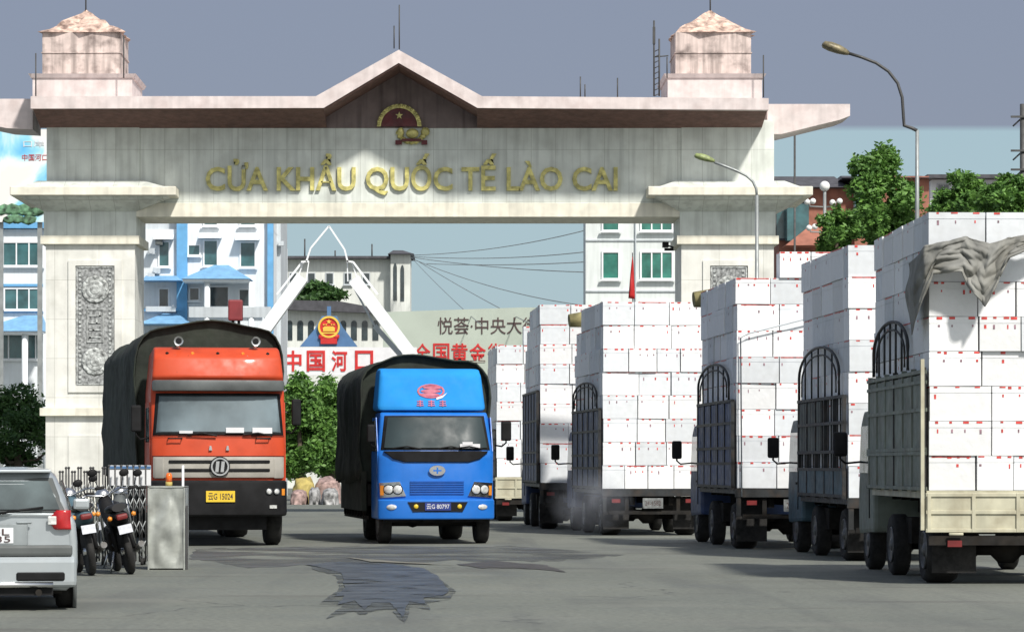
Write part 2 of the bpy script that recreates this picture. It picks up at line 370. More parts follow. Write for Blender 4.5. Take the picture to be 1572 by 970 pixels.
# wet patches lying on the asphalt
def ragged(m, lo, hi, sc):
    n = m.node_tree.nodes; l = m.node_tree.links; b = n['Principled BSDF']
    g = n.new('ShaderNodeTexCoord'); t = n.new('ShaderNodeTexNoise'); t.inputs['Scale'].default_value = sc; t.inputs['Detail'].default_value = 7; l.new(g.outputs['Object'], t.inputs['Vector'])
    x = n.new('ShaderNodeMapRange'); x.inputs[1].default_value = lo; x.inputs[2].default_value = hi; l.new(t.outputs['Fac'], x.inputs[0]); l.new(x.outputs[0], b.inputs['Alpha'])
    return m
def sheet(name, pts, z, m, label, jag=.0, seed=1):
    rnd = random.Random(seed); P = []
    for i in range(len(pts)):
        a = pts[i]; b = pts[(i+1) % len(pts)]
        for k in range(6):
            t = k/6; x = a[0]+(b[0]-a[0])*t; y = a[1]+(b[1]-a[1])*t
            x += rnd.uniform(-1, 1)*jag; y += rnd.uniform(-1, 1)*jag*.25
            Y = F*H/(y-HY); P.append((wx(x, Y), Y))
    mb = MB(); v = [mb.bm.verts.new((x, y, z)) for x, y in P]; mb._f(v)
    bmesh.ops.triangulate(mb.bm, faces=mb.bm.faces)
    return tag(mb.build(name, m), label, 'puddle', kind='structure')
wet = ragged(M('wet_asphalt', (.055, .064, .074), .45, var=.4, scale=1.6, dirt=(.085, .09, .09), dirt_amt=.4), .30, .42, 1.3)
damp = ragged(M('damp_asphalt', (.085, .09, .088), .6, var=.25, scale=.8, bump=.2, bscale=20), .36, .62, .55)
sheet('puddle', [(470,867),(520,863),(600,866),(650,873),(672,885),(690,908),(682,914),(650,918),(652,928),(628,924),(618,948),(600,926),(572,926),(560,937),(545,922),(516,930),(530,915),(512,916),(530,902),(524,880),(500,873)], .012, wet, 'dark blue wet patch with jagged edges in the middle of the road', 1.6)
PD = [(478,868),(520,866),(600,868),(650,874),(672,885),(700,908),(690,920),(655,926),(662,936),(630,932),(622,958),(600,936),(572,938),(556,946),(544,938),(500,950),(525,930),(490,928),(522,902),(516,884),(480,874)]
sheet('damp_edge', PD, .008, ragged(M('half_dried_asphalt', (.075, .083, .08), .6, var=.3, scale=2.5), .4, .58, 1.7), 'half dried ragged rim around the dark wet patch on the road', 1.8, 9)
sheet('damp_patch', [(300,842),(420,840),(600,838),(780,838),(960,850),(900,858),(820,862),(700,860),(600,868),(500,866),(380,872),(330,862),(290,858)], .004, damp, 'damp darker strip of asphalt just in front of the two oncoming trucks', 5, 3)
sheet('road_streak', [(530,856),(600,862),(700,868),(640,866),(570,863)], .016, M('pale_dust', (.17, .165, .14), .9), 'thin pale dusty streak on the road behind the wet patch', 1, 4)
sheet('oil_streak', [(700,866),(760,861),(840,868),(870,878),(800,872),(740,872)], .008, M('oil_stain', (.055, .05, .045), .6), 'thin dark oily streak on the road right of the wet patch', 2, 5)

# ------------------------------------------------------------------ border gate
GY = 60.0*K
gx = lambda px, Y=GY: wx(px, Y)
gz = lambda py, Y=GY: wz(py, Y)
gate = thing('border_gate', 'large marble border gate with gold lettering, pink gabled roof and two turrets', 'border gate', (gx(628), GY, 0))
T = 2.9
# frieze
mb = MB(); mb.box(gx(74), gx(1186), GY, GY+T-.05, gz(332), gz(197)+.25)
fr = mb.build('frieze', X['marble'], gate)
B('frieze_pier', X['marble'], gate, gx(72), gx(214), GY-.06, GY+T, gz(300), gz(197)+.2)
B('frieze_pier', X['marble'], gate, gx(1046), gx(1188), GY-.06, GY+T, gz(300), gz(197)+.2)
B('frieze_trim', X['cream_trim'], gate, gx(206), gx(1046), GY-.04, GY+T-.1, gz(333), gz(312))
# roof: gable slab, fascia and coved soffit
RY = GY-2.0
top = [(gx(47, RY), gz(148, RY)), (gx(485, RY), gz(148, RY)), (gx(612, RY), gz(77, RY)), (gx(740, RY), gz(148, RY)), (gx(1180, RY), gz(151, RY))]
bot = [(gx(47, RY), gz(167, RY)), (gx(497, RY), gz(166, RY)), (gx(612, RY), gz(97, RY)), (gx(733, RY), gz(166, RY)), (gx(1180, RY), gz(169, RY))]
mb = MB()
for i in range(4): mb.prism([bot[i], bot[i+1], top[i+1], top[i]], RY, RY+5.6)
bmesh.ops.remove_doubles(mb.bm, verts=mb.bm.verts, dist=.0005)
roof = mb.build('roof', X['pink'], gate)
zb = gz(167, RY)
for a, b in ((gx(48, RY)+.03, gx(497, RY)), (gx(733, RY), gx(1179, RY))):
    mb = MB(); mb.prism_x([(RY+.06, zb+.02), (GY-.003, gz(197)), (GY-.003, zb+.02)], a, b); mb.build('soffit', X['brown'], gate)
mb = MB()   # underside lining of the gable and the brown pediment wall
for p, q in ((bot[1], bot[2]), (bot[2], bot[3])):
    mb.prism([(p[0], p[1]-.004), (q[0], q[1]-.004), (q[0], q[1]-.06), (p[0], p[1]-.06)], RY+.06, GY-.01)
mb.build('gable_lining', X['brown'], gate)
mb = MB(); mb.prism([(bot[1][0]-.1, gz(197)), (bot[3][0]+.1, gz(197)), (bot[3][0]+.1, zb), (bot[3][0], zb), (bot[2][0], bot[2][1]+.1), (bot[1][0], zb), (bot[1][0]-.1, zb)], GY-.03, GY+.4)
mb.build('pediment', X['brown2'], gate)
# side wings
mb = MB(); mb.prism([(gx(1178, GY+.6), gz(160, GY+.6)), (gx(1305, GY+.6), gz(160, GY+.6)), (gx(1305, GY+.6), gz(178, GY+.6)), (gx(1290, GY+.6), gz(184, GY+.6)), (gx(1200, GY+.6), gz(206, GY+.6)), (gx(1178, GY+.6), gz(206, GY+.6))], GY+.6, GY+2.6)
mb.build('roof_wing', X['pink'], gate)
mb = MB(); mb.prism([(gx(-90, GY+.6), gz(152, GY+.6)), (gx(50, GY+.6), gz(152, GY+.6)), (gx(50, GY+.6), gz(199, GY+.6)), (gx(10, GY+.6), gz(197, GY+.6)), (gx(-90, GY+.6), gz(176, GY+.6))], GY+.6, GY+2.6)
mb.build('roof_wing', X['pink'], gate)
# turrets
def turret(xa, xb, xc, xd, ya, apx):
    t0 = GY-.5
    mb = MB(); mb.box(gx(xa, t0), gx(xb, t0), t0, t0+3.2, gz(150, RY)-.05, gz(120, t0)); 
    mb.frustum((gx(xa, t0)-.05, gx(xb, t0)+.05, t0-.05, t0+3.25, gz(120, t0)), (gx(xa, t0)-.12, gx(xb, t0)+.12, t0-.12, t0+3.3, gz(114, t0)))
    base = mb.build('turret', X['pink'], gate)
    t1 = GY
    mb = MB(); mb.box(gx(xc, t1), gx(xd, t1), t1, t1+2.4, gz(114, t0)-.1, gz(50, t1)); mb.box(gx(xc, t1)-.03, gx(xd, t1)+.03, t1-.03, t1+2.43, gz(82, t1), gz(80.5, t1))
    mb.build('turret_block', X['pink_stain'], base)
    mb = MB(); n = 7; x0, x1 = gx(xc, t1)-.06, gx(xd, t1)+.06; zb_, zt = gz(50, t1), gz(10, t1); cx, cy = (x0+x1)/2, t1+1.2
    rings_ = []
    for k in range(n):
        t = k/(n-1); hw = (x1-x0)/2*(1-t)**1.05+.04; hd = 1.26*(1-t)**1.05+.04; z = zb_+(zt-zb_)*t
        ring = []
        for i in range(24):
            a = 2*math.pi*i/24; u, v = math.cos(a), math.sin(a); m_ = max(abs(u), abs(v)); u, v = u/m_, v/m_
            j = 1+random.uniform(-.1, .1)*(1-t)
            ring.append((cx+u*hw*j, cy+v*hd*j, z+random.uniform(-.05, .05)*(t > 0)))
        rings_.append(ring)
    mb.rings(rings_, True, False); mb.build('turret_cap', X['rubble'], base)
    mb = MB(); mb.tube([(cx, cy, zt-.1), (cx, cy, zt+1.0)], .025, 6); mb.build('spike', X['pole_dark'], base)
turret(50, 203, 65, 185, 0, 128)
turret(1025, 1170, 1037, 1153, 0, 1087)
# aerials on the roof
def rod(px, y0, y1, Y=GY-1, r=.022): 
    mb = MB(); mb.tube([(wx(px, Y), Y, wz(y0, Y)), (wx(px, Y), Y, wz(y1, Y))], r, 6); mb.build('aerial', X['pole_dark'], gate)
for a in ((605, 75, 40), (613, 76, 8), (55, 148, 82), (190, 120, 55), (1172, 150, 85), (891, 150, 118), (948, 150, 120), (898, 150, 130)): rod(*a)
mb = MB(); Y = GY-.8
for px in (1004, 1012): mb.tube([W(px, 148, Y), W(px, 32 if px < 1010 else 60, Y)], .03, 6)
for k in range(9): mb.tube([W(1004, 148-k*8.5, Y), W(1012, 144-k*8.5, Y)], .015, 5)
mb.tube([W(1004, 88, Y), W(1026, 86, Y)], .02, 5); mb.tube([W(1024, 88, Y), W(1024, 120, Y)], .02, 5)
mb.box(*[v for v in (wx(1002, Y), wx(1006, Y), Y-.05, Y+.05, wz(68, Y), wz(42, Y))])
mb.build('lattice_aerial', X['pole_dark'], gate)
# pillars
def pillar(xa, xb, sa, sb, panel):
    x0, x1 = gx(xa), gx(xb)
    mb = MB(); mb.box(x0, x1, GY, GY+T, 0, gz(300)+.05)
    p = mb.build('pillar', X['marble_cream'], gate)
    cy0 = GY-1.1; ov = GY-cy0
    mb = MB(); mb.box(gx(sa, cy0), gx(sb, cy0), cy0, GY+T+.8, gz(300, cy0), gz(286, cy0)); mb.bevel(.02, 1)
    mb.use(X['cream_trim']); c = mb.build('capital', X['cream_trim'], p)
    mb = MB(); mb.frustum((x0-.06, x1+.06, GY-.06, GY+T+.04, gz(325)), (gx(sa, cy0)+.25, gx(sb, cy0)-.25, cy0+.2, GY+T+.6, gz(300, cy0)-.004))
    mb.frustum((gx(sa, cy0)+.3, gx(sb, cy0)-.3, cy0+.3, GY+T+.5, gz(286, cy0)), (x0-.2, x1+.3, GY-.3, GY+T+.2, gz(277, cy0+.6)))
    mb.build('moulding', X['marble'], p)
    B('moulding', X['marble'], p, x0-.05, x1+.05, GY-.055, GY+T+.035, gz(362), gz(325)-.003)
    B('band', X['cream_trim'], p, x0-.14, x1+.14, GY-.14, GY+T+.1, gz(375), gz(362)-.003)
    B('band', X['cream_trim'], p, x0-.16, x1+.16, GY-.16, GY+T+.1, gz(638), gz(626))
    # raised frame and carved panel
    a, b, c_, d = panel
    pa, pb, pt, pb_ = gx(a), gx(b), gz(c_), gz(d)
    mb = MB()
    for q in ((pa-.22, pb+.22, GY-.05, GY-.003, pt, pt+.16), (pa-.22, pb+.22, GY-.05, GY-.003, pb_-.2, pb_), (pa-.22, pa, GY-.05, GY-.003, pb_, pt), (pb, pb+.22, GY-.05, GY-.003, pb_, pt)): mb.box(*q)
    mb.build('panel_frame', X['marble_cream'], p)
    mb = MB(); mb.use(X['relief_in']); mb.box(pa, pb, GY-.006, GY-.003, pb_, pt)
    mb.use(X['relief']); w_ = pb-pa; h_ = pt-pb_; y_ = GY-.03; cx = (pa+pb)/2
    def fr_(x0_, x1_, z0_, z1_, t_=.035):
        mb.box(x0_, x1_, y_, GY-.006, z0_, z0_+t_); mb.box(x0_, x1_, y_, GY-.006, z1_-t_, z1_); mb.box(x0_, x0_+t_, y_, GY-.006, z0_+t_, z1_-t_); mb.box(x1_-t_, x1_, y_, GY-.006, z0_+t_, z1_-t_)
    fr_(pa+.03, pb-.03, pb_+.03, pt-.03)
    k = 0
    z = pb_+.1
    while z < pt-.12:
        for xx in (pa+.1, pb-.18): mb.box(xx, xx+.08, y_, GY-.006, z, z+.07)
        z += .13
    for zc, hh in ((pt-h_*.2, h_*.12), (pb_+h_*.2, h_*.12)):   # rosettes
        for q in range(3): mb.lathe([(hh*(1-q*.3), GY-.01-q*.012), (hh*(1-q*.3)-.05, GY-.03-q*.012)], (cx, 0, zc), 'y', 12)
        for q in range(8):
            a_ = q*math.pi/4; mb.ball((cx+math.cos(a_)*hh*.8, GY-.03, zc+math.sin(a_)*hh*.8), .05, (1, .4, 1), 1)
    fr_(cx-.26, cx+.26, pb_+h_*.36, pb_+h_*.64, .03)
    for q in range(4):
        zc = pb_+h_*(.40+.06*q); mb.box(cx-.18, cx+.18, y_, GY-.006, zc, zc+.03); mb.box(cx-.18+.1*q, cx-.12+.1*q, y_, GY-.006, zc, zc+.14)
    mb.build('relief_panel', None, p)
    # lower recess frame
    mb = MB(); zt = gz(668)
    mb.box(x0+.7, x1-.7, GY-.03, GY-.003, .35, zt); mb.build('base_panel', X['marble_cream'], p)
    B('plinth', X['cream_trim'], p, x0-.3, x1+.3, GY-.3, GY+T+.3, 0, .32)
pillar(70, 207, 15, 270, (116, 176, 408, 592))
pillar(1046, 1188, 995, 1248, (1090, 1148, 408, 592))
# shadow gap at the inner capital ends / lamp under beam
mb = MB(); mb.use(X['gold'])
add_text(mb, 'CỬA KHẨU QUỐC TẾ LÀO CAI', gx(316), gx(948), gz(292), gz(256), GY-.045, .05, .02, (0, .727))
mb.build('lettering', None, gate)
# Vietnamese national emblem, its foot shifted to the right as in the photo
def ring_xz(mb, cx, cz, r0, r1, y0, y1, a0=0, a1=360, n=40):
    full = abs(a1-a0) >= 360
    rs = []
    for k in range(n+1):
        a = R(a0+(a1-a0)*k/n); c, s_ = math.cos(a), math.sin(a)
        rs.append([(cx+r0*c, y0, cz+r0*s_), (cx+r1*c, y0, cz+r1*s_), (cx+r1*c, y1, cz+r1*s_), (cx+r0*c, y1, cz+r0*s_)])
    mb.rings(rs, not full, False)
def star(mb, cx, cz, r, y0, y1, n=5):
    p = []
    for k in range(n*2):
        a = math.pi/2+k*math.pi/n; q = r if k % 2 == 0 else r*.4; p.append((cx+q*math.cos(a), cz+q*math.sin(a)))
    mb.prism(p, y0, y1)
ec, ez, er = gx(613), gz(195), .68
mb = MB(); mb.use(X['red_dark'])
mb.prism([(ec+er*.86*math.cos(R(a)), ez+er*.86*math.sin(R(a))) for a in range(0, 181, 9)], GY-.14, GY-.035)
mb.use(X['gold']); ring_xz(mb, ec, ez, er*.82, er, GY-.2, GY-.036, 0, 180, 30)
for a in range(6, 180, 12): mb.ball((ec+er*.93*math.cos(R(a)), GY-.2, ez+er*.93*math.sin(R(a))), .055, (1, .5, 1), 1)
ox = gx(632)
star(mb, ec, ez+.33, .12, GY-.17, GY-.14)
for k in range(9):
    a = R(190+k*20); mb.ball((ox+.4*math.cos(a), GY-.1, ez-.12+.36*math.sin(a)), .11, (1, .5, .8), 1)
mb.ball((ox+.02, GY-.16, ez-.22), .2, (1, .4, .8), 2); mb.ball((ox+.42, GY-.12, ez-.16), .14, (1, .4, 1), 2); mb.ball((ox-.34, GY-.12, ez-.18), .14, (.8, .4, 1.1), 2)
mb.use(X['red_dark']); mb.box(ox-.3, ox+.3, GY-.2, GY-.1, ez-.46, ez-.38); mb.box(ox-.5, ox-.3, GY-.15, GY-.08, ez-.56, ez-.42); mb.box(ox+.3, ox+.48, GY-.15, GY-.08, ez-.56, ez-.42)
mb.build('emblem', None, gate)
mb = MB(); Y = GY+1; mb.tube([W(1034, 380, Y), W(1022, 376, Y)], .03, 6); mb.box(wx(1017, Y), wx(1026, Y), Y-.2, Y+.15, wz(380, Y), wz(372, Y)); mb.box(wx(1020, Y), wx(1034, Y), Y-.06, Y+.06, wz(385, Y), wz(381, Y))
mb.build('security_camera', X['black'], gate)

# ------------------------------------------------------------------ buildings behind
def window(parent, x0, y0, x1, y1, Y, pane='glass_teal', frame='frame_white', mull=1, sill=True, hood=False):
    a, b, c, d = wx(x0, Y), wx(x1, Y), wz(y1, Y), wz(y0, Y); t = .07
    mb = MB()
    mb.box(a-t, b+t, Y-.07, Y-.003, d, d+t); mb.box(a-t, b+t, Y-.07, Y-.003, c-t, c); mb.box(a-t, a, Y-.07, Y-.003, c, d); mb.box(b, b+t, Y-.07, Y-.003, c, d)
    for k in range(1, mull+1):
        xm = a+(b-a)*k/(mull+1); mb.box(xm-.03, xm+.03, Y-.06, Y-.003, c, d)
    if sill: mb.box(a-.15, b+.15, Y-.2, Y-.072, c-t-.06, c-t)
    if hood: mb.prism_x([(Y-.6, d+.1), (Y-.003, d+.35), (Y-.003, d+.16)], a-.25, b+.25)
    f = mb.build('window', X[frame], parent)
    B('pane', X[pane], f, a, b, Y-.02, Y-.004, c, d)
    return f
def hip(mb, x0, x1, xa, xb, zt, zb_, Y, dep):
    v = [(x0, Y-dep, zb_), (x1, Y-dep, zb_), (x1, Y-.01, zb_), (x0, Y-.01, zb_), (xa, Y-dep*.25, zt), (xb, Y-dep*.25, zt), (xb, Y-.01, zt), (xa, Y-.01, zt)]
    q = [mb.bm.verts.new(p) for p in v]
    for a in ((3,2,1,0),(4,5,6,7),(0,1,5,4),(1,2,6,5),(2,3,7,6),(3,0,4,7)): mb._f([q[i] for i in a])
# left office building in white and blue
Y = 92.0*K
bl = thing('office_building', 'white building with blue trim and blue canopies behind the left gate pillar', 'building', (wx(200, Y), Y, 0))
B('wall', X['wall_white'], bl, wx(-60, Y), wx(418, Y), Y, Y+14, 0, wz(352, Y))
B('wall', X['wall_grey'], bl, wx(222, Y)-.5, wx(272, Y), Y+.5, Y+10, wz(352, Y), wz(300, Y))
B('wall', X['wall_white'], bl, wx(272, Y), wx(418, Y), Y+.02, Y+12, wz(352, Y)-.02, wz(296, Y))
B('parapet', X['blue_trim'], bl, wx(-62, Y), wx(140, Y), Y-.3, Y+14.2, wz(351, Y), wz(342, Y))
for x0, x1 in ((272, 288), (411, 420)): B('pilaster', X['blue_trim'], bl, wx(x0, Y), wx(x1, Y), Y-.3, Y-.003, 0, wz(298, Y))
for x0, x1, yt in ((-50, 66, 436), (-50, 66, 476)): B('string_course', X['blue_trim'], bl, wx(x0, Y), wx(x1, Y), Y-.12, Y-.003, wz(yt+4, Y), wz(yt, Y))
for x0, x1 in ((222, 290), (290, 418)): B('string_course', X['blue_trim'], bl, wx(x0, Y)+.01, wx(x1, Y)-.3, Y-.35, Y-.31 if x0 > 280 else Y-.003, wz(478, Y), wz(474, Y))
for r in ((-45, 373, 0, 407), (6, 373, 64, 407), (-45, 444, 2, 474), (8, 444, 63, 474), (-30, 512, 35, 550), (44, 512, 66, 550)): window(bl, *r, Y, mull=1 if r[2]-r[0] < 30 else 2)
for r in ((245, 372, 259, 408), (314, 370, 333, 407), (370, 373, 391, 409), (314, 307, 333, 345), (370, 307, 391, 345)): window(bl, *r, Y, mull=0, hood=True)
window(bl, 290, 377, 306, 391, Y, mull=0); 
for r in ((245, 444, 258, 471), (292, 443, 305, 460), (322, 441, 350, 470), (368, 445, 386, 470)): window(bl, *r, Y, mull=0, pane='glass_dark')
mb = MB(); hip(mb, wx(284, Y), wx(389, Y), wx(330, Y), wx(352, Y), wz(408, Y), wz(432, Y), Y, 2.2); mb.build('canopy_roof', X['blue_roof'], bl)
mb = MB(); hip(mb, wx(222, Y), wx(282, Y), wx(225, Y), wx(272, Y), wz(424, Y), wz(433, Y), Y, 1.4); mb.build('canopy_roof', X['blue_roof'], bl)
mb = MB(); hip(mb, wx(-30, Y), wx(76, Y), wx(38, Y), wx(66, Y), wz(485, Y), wz(511, Y), Y, 2.2); mb.build('canopy_roof', X['blue_roof'], bl)
mb = MB(); hip(mb, wx(218, Y), wx(300, Y), wx(252, Y), wx(274, Y), wz(482, Y), wz(500, Y), Y, 2.2); mb.build('canopy_roof', X['blue_roof'], bl)
mb = MB(); mb.box(wx(286, Y), wx(386, Y), Y-2.1, Y-.35, wz(436, Y), wz(432, Y)-.004); mb.build('canopy_beam', X['wall_white'], bl)
mb = MB(); mb.box(wx(-28, Y), wx(74, Y), Y-2.1, Y-.15, wz(515, Y), wz(511, Y)-.004); mb.build('canopy_beam', X['wall_white'], bl)
for px, y0 in ((318, 436), (386, 436), (38, 515), (70, 515)):
    mb = MB(); mb.cyl((wx(px, Y-1.8), Y-1.8, (wz(y0, Y)+0)/2), .14, wz(y0, Y), 'z', 10); mb.build('column', X['wall_white'], bl)
mb = MB(); mb.box(wx(290, Y-1.9), wx(416, Y-1.9), Y-1.95, Y-1.85, wz(490, Y), wz(474, Y)); mb.build('balcony', X['wall_grey'], bl)
mb = MB(); mb.box(wx(224, Y-1), wx(270, Y-1), Y-1.1, Y-1, wz(480, Y), wz(472, Y)); mb.build('balcony', X['wall_grey'], bl)
for px, py in ((228, 382), (236, 412), (228, 420), (240, 368)):
    mb = MB(); mb.box(wx(px, Y), wx(px+11, Y), Y-.5, Y-.12, wz(py+9, Y), wz(py, Y)); mb.cyl((wx(px+5, Y), Y-.51, wz(py+4.5, Y)), .12, .02, 'y', 14); mb.build('air_conditioner', X['wall_grey'] if px != 240 else X['greyplastic'], bl)
mb = MB(); mb.use(X['wall_grey']); Y2 = Y+4; mb.box(wx(420, Y2), wx(431, Y2), Y2, Y2+6, 0, wz(300, Y2)); mb.box(wx(428, Y2), wx(436, Y2), Y2-.4, Y2, wz(378, Y2), wz(371, Y2)); mb.build('stair_wall', None, bl)
# billboard with a beach picture
Yb = 86.0*K
bb = thing('billboard', 'large billboard with a pale blue and white scenic picture at the far left', 'billboard', (wx(20, Yb), Yb, 0))
def bill_mat():
    m = bpy.data.materials.new('billboard_picture'); m.use_nodes = True; n = m.node_tree.nodes; l = m.node_tree.links; b = n['Principled BSDF']
    g = n.new('ShaderNodeTexCoord'); mp = n.new('ShaderNodeMapping'); mp.inputs['Rotation'].default_value = (0, R(42), 0); mp.inputs['Scale'].default_value = (.5, .5, .3); l.new(g.outputs['Object'], mp.inputs[0])
    t = n.new('ShaderNodeTexNoise'); t.inputs['Scale'].default_value = .9; t.inputs['Detail'].default_value = 4; t.inputs['Distortion'].default_value = .6; l.new(mp.outputs[0], t.inputs['Vector'])
    r = n.new('ShaderNodeValToRGB'); e = r.color_ramp.elements; e[0].position = .38; e[0].color = (.1, .42, .72, 1); e[1].position = .62; e[1].color = (.72, .7, .68, 1)
    x = e.new(.47); x.color = (.3, .62, .75, 1); x = e.new(.54); x.color = (.72, .78, .78, 1)
    l.new(t.outputs['Fac'], r.inputs[0]); l.new(r.outputs[0], b.inputs['Base Color']); b.inputs['Roughness'].default_value = .5
    return m
B('panel', bill_mat(), bb, wx(-90, Yb), wx(74, Yb), Yb, Yb+.15, wz(341, Yb), wz(199, Yb))
mb = MB(); add_text(mb, '口岸', wx(36, Yb), wx(68, Yb), wz(226, Yb), wz(216, Yb), Yb-.01, .01); mb.use(X['signwhite']); mb.build('lettering', X['signwhite'], bb)
mb = MB(); add_text(mb, '中国河口', wx(34, Yb), wx(73, Yb), wz(247, Yb), wz(237, Yb), Yb-.01, .01); mb.build('lettering', X['red'], bb)
mb = MB()
for k in range(24):
    mb.ball((wx(random.uniform(0, 60), Yb), Yb-.03, wz(random.uniform(318, 338), Yb)), random.uniform(.15, .3), (1.4, .1, .8), 1)
mb.build('picture_shrubs', M('printed_green', (.12, .25, .14), .7, var=.6, scale=4), bb)
for px in (-60, 0, 60): B('post', X['pole'], bb, wx(px, Yb)-.1, wx(px, Yb)+.1, Yb+.2, Yb+.4, 0, wz(210, Yb))
# far white building with tower
Y = 150.0*K
b2 = thing('distant_building', 'distant pale building with flat dark eave and square corner tower behind the white frame', 'building', (wx(530, Y), Y, 0))
B('wall', X['wall_cream'], b2, wx(425, Y), wx(600, Y), Y, Y+12, 0, wz(398, Y))
B('eave', X['roof_dark'], b2, wx(424, Y), wx(600, Y), Y-.8, Y+12, wz(398, Y)+.01, wz(394, Y))
tw = B('tower', X['wall_cream'], b2, wx(600, Y), wx(630, Y), Y-1, Y+6, 0, wz(392, Y))
mb = MB(); mb.frustum((wx(596, Y), wx(636, Y), Y-1.6, Y+7, wz(392, Y)+.01), (wx(603, Y), wx(618, Y), Y+1, Y+4, wz(383, Y))); mb.build('tower_roof', X['roof_dark'], b2)
for px, r in ((607, (405, 462)), (618, (408, 463))):
    a, b = wx(px-2.8, Y), wx(px+2.8, Y); z1 = wz(r[0], Y); z0 = wz(r[1], Y)
    mb = MB(); mb.prism([(a, z0), (b, z0), (b, z1-.5)]+[((a+b)/2+(b-a)/2*math.cos(R(q)), z1-.5+.5*math.sin(R(q))) for q in range(20, 161, 20)]+[(a, z1-.5)], Y-1.06, Y-1.003); mb.build('window', X['glass_dark'], b2)
for q in range(5): window(b2, 445+q*28, 420, 455+q*28, 436, Y, 'glass_dark', 'wall_grey', 0)
for px, y1 in ((466, 364), (513, 382), (570, 372)):
    mb = MB(); mb.tube([(wx(px, Y), Y+2, wz(398, Y)), (wx(px, Y), Y+2, wz(y1, Y))], .06, 5); mb.build('aerial', X['pole_dark'], b2)
# arcaded building
Y = 132.0*K
b3 = thing('arcaded_building', 'low grey building with a row of arched openings behind the red lettered board', 'building', (wx(520, Y), Y, 0))
B('wall', X['wall_cream'], b3, wx(430, Y), wx(590, Y), Y, Y+8, 0, wz(476, Y))
mb = MB(); mb.prism([(wx(428, Y), wz(476, Y)+.01), (wx(592, Y), wz(482, Y)), (wx(592, Y), wz(476, Y)), (wx(520, Y), wz(463, Y)), (wx(428, Y), wz(461, Y))], Y-.8, Y+8); mb.build('roof', X['roof_dark'], b3)
for k in range(9):
    px = 440+k*16.5; a, b = wx(px, Y), wx(px+9, Y); z1 = wz(492, Y); z0 = wz(522, Y)
    mb = MB(); c_ = (a+b)/2; hw = (b-a)/2
    mb.prism([(a, z0), (b, z0)]+[(c_+hw*math.cos(R(q)), z1-hw+hw*math.sin(R(q))) for q in range(0, 181, 20)], Y-.05, Y-.003); mb.build('arch_opening', X['glass_dark'], b3)
# right white building with green windows
Y = 84.0*K
b4 = thing('apartment_block', 'pale block with green glass windows behind the right gate pillar', 'building', (wx(980, Y), Y, 0))
B('wall', X['wall_warm'], b4, wx(899, Y), wx(1186, Y), Y, Y+2.5, 0, wz(262, Y))
for yt in (368, 446): B('string_course', X['wall_grey'], b4, wx(900, Y), wx(1180, Y), Y-.06, Y-.003, wz(yt+2, Y), wz(yt, Y))
B('downpipe', X['wall_grey'], b4, wx(975, Y), wx(976.5, Y), Y-.12, Y-.062, 0, wz(300, Y))
for y0, y1 in ((312, 353), (388, 427), (464, 500)):
    window(b4, 926, y0, 949, y1, Y, 'glass_green', mull=0); window(b4, 985, y0, 1031, y1, Y, 'glass_green', mull=2)
# red brick building at right
Y = 112.0*K
b5 = thing('brick_building', 'red brick building with teal glass bays behind the green tree', 'building', (wx(1300, Y), Y, 0))
B('wall', X['brick'], b5, wx(1196, Y), wx(1424, Y), Y, Y+14, 0, wz(290, Y))
B('wall', X['brick'], b5, wx(1310, Y), wx(1424, Y), Y-.6, Y-.003, 0, wz(272, Y))
mb = MB(); mb.frustum((wx(1188, Y), wx(1300, Y), Y-1, Y+15, wz(290, Y)+.01), (wx(1196, Y), wx(1290, Y), Y+3, Y+10, wz(264, Y))); mb.frustum((wx(1290, Y), wx(1432, Y), Y-1.2, Y+15, wz(276, Y)+.01), (wx(1300, Y), wx(1425, Y), Y+3, Y+10, wz(263, Y))); mb.build('roof', X['roof_dark'], b5)
for r in ((1192, 312, 1238, 366), (1312, 292, 1352, 345), (1216, 296, 1236, 306)):
    window(b5, *r, Y-.62 if r[0] > 1300 else Y, 'glass_teal', 'roof_dark', 2)
B('glass_bay', X['glass_teal'], b5, wx(1205, Y), wx(1238, Y), Y-1.3, Y-.25, wz(372, Y), wz(316, Y))
mb = MB(); mb.frustum((wx(1198, Y), wx(1262, Y), Y-3, Y-.4, wz(382, Y)), (wx(1236, Y), wx(1256, Y), Y-1.5, Y-.4, wz(352, Y))); mb.build('lower_roof', X['brick'], b5)
Y = 120.0*K
b6 = thing('long_low_building', 'white building with a thin dark eave behind trees at the right edge', 'building', (wx(1520, Y), Y, 0))
B('wall', X['wall_white'], b6, wx(1428, Y), wx(1640, Y), Y, Y+10, 0, wz(276, Y))
B('eave', X['roof_dark'], b6, wx(1420, Y), wx(1650, Y), Y-1, Y+11, wz(275.5, Y), wz(270, Y))
for k in range(5): window(b6, 1440+k*30, 284, 1456+k*30, 305, Y, 'glass_dark', 'wall_grey', 1)
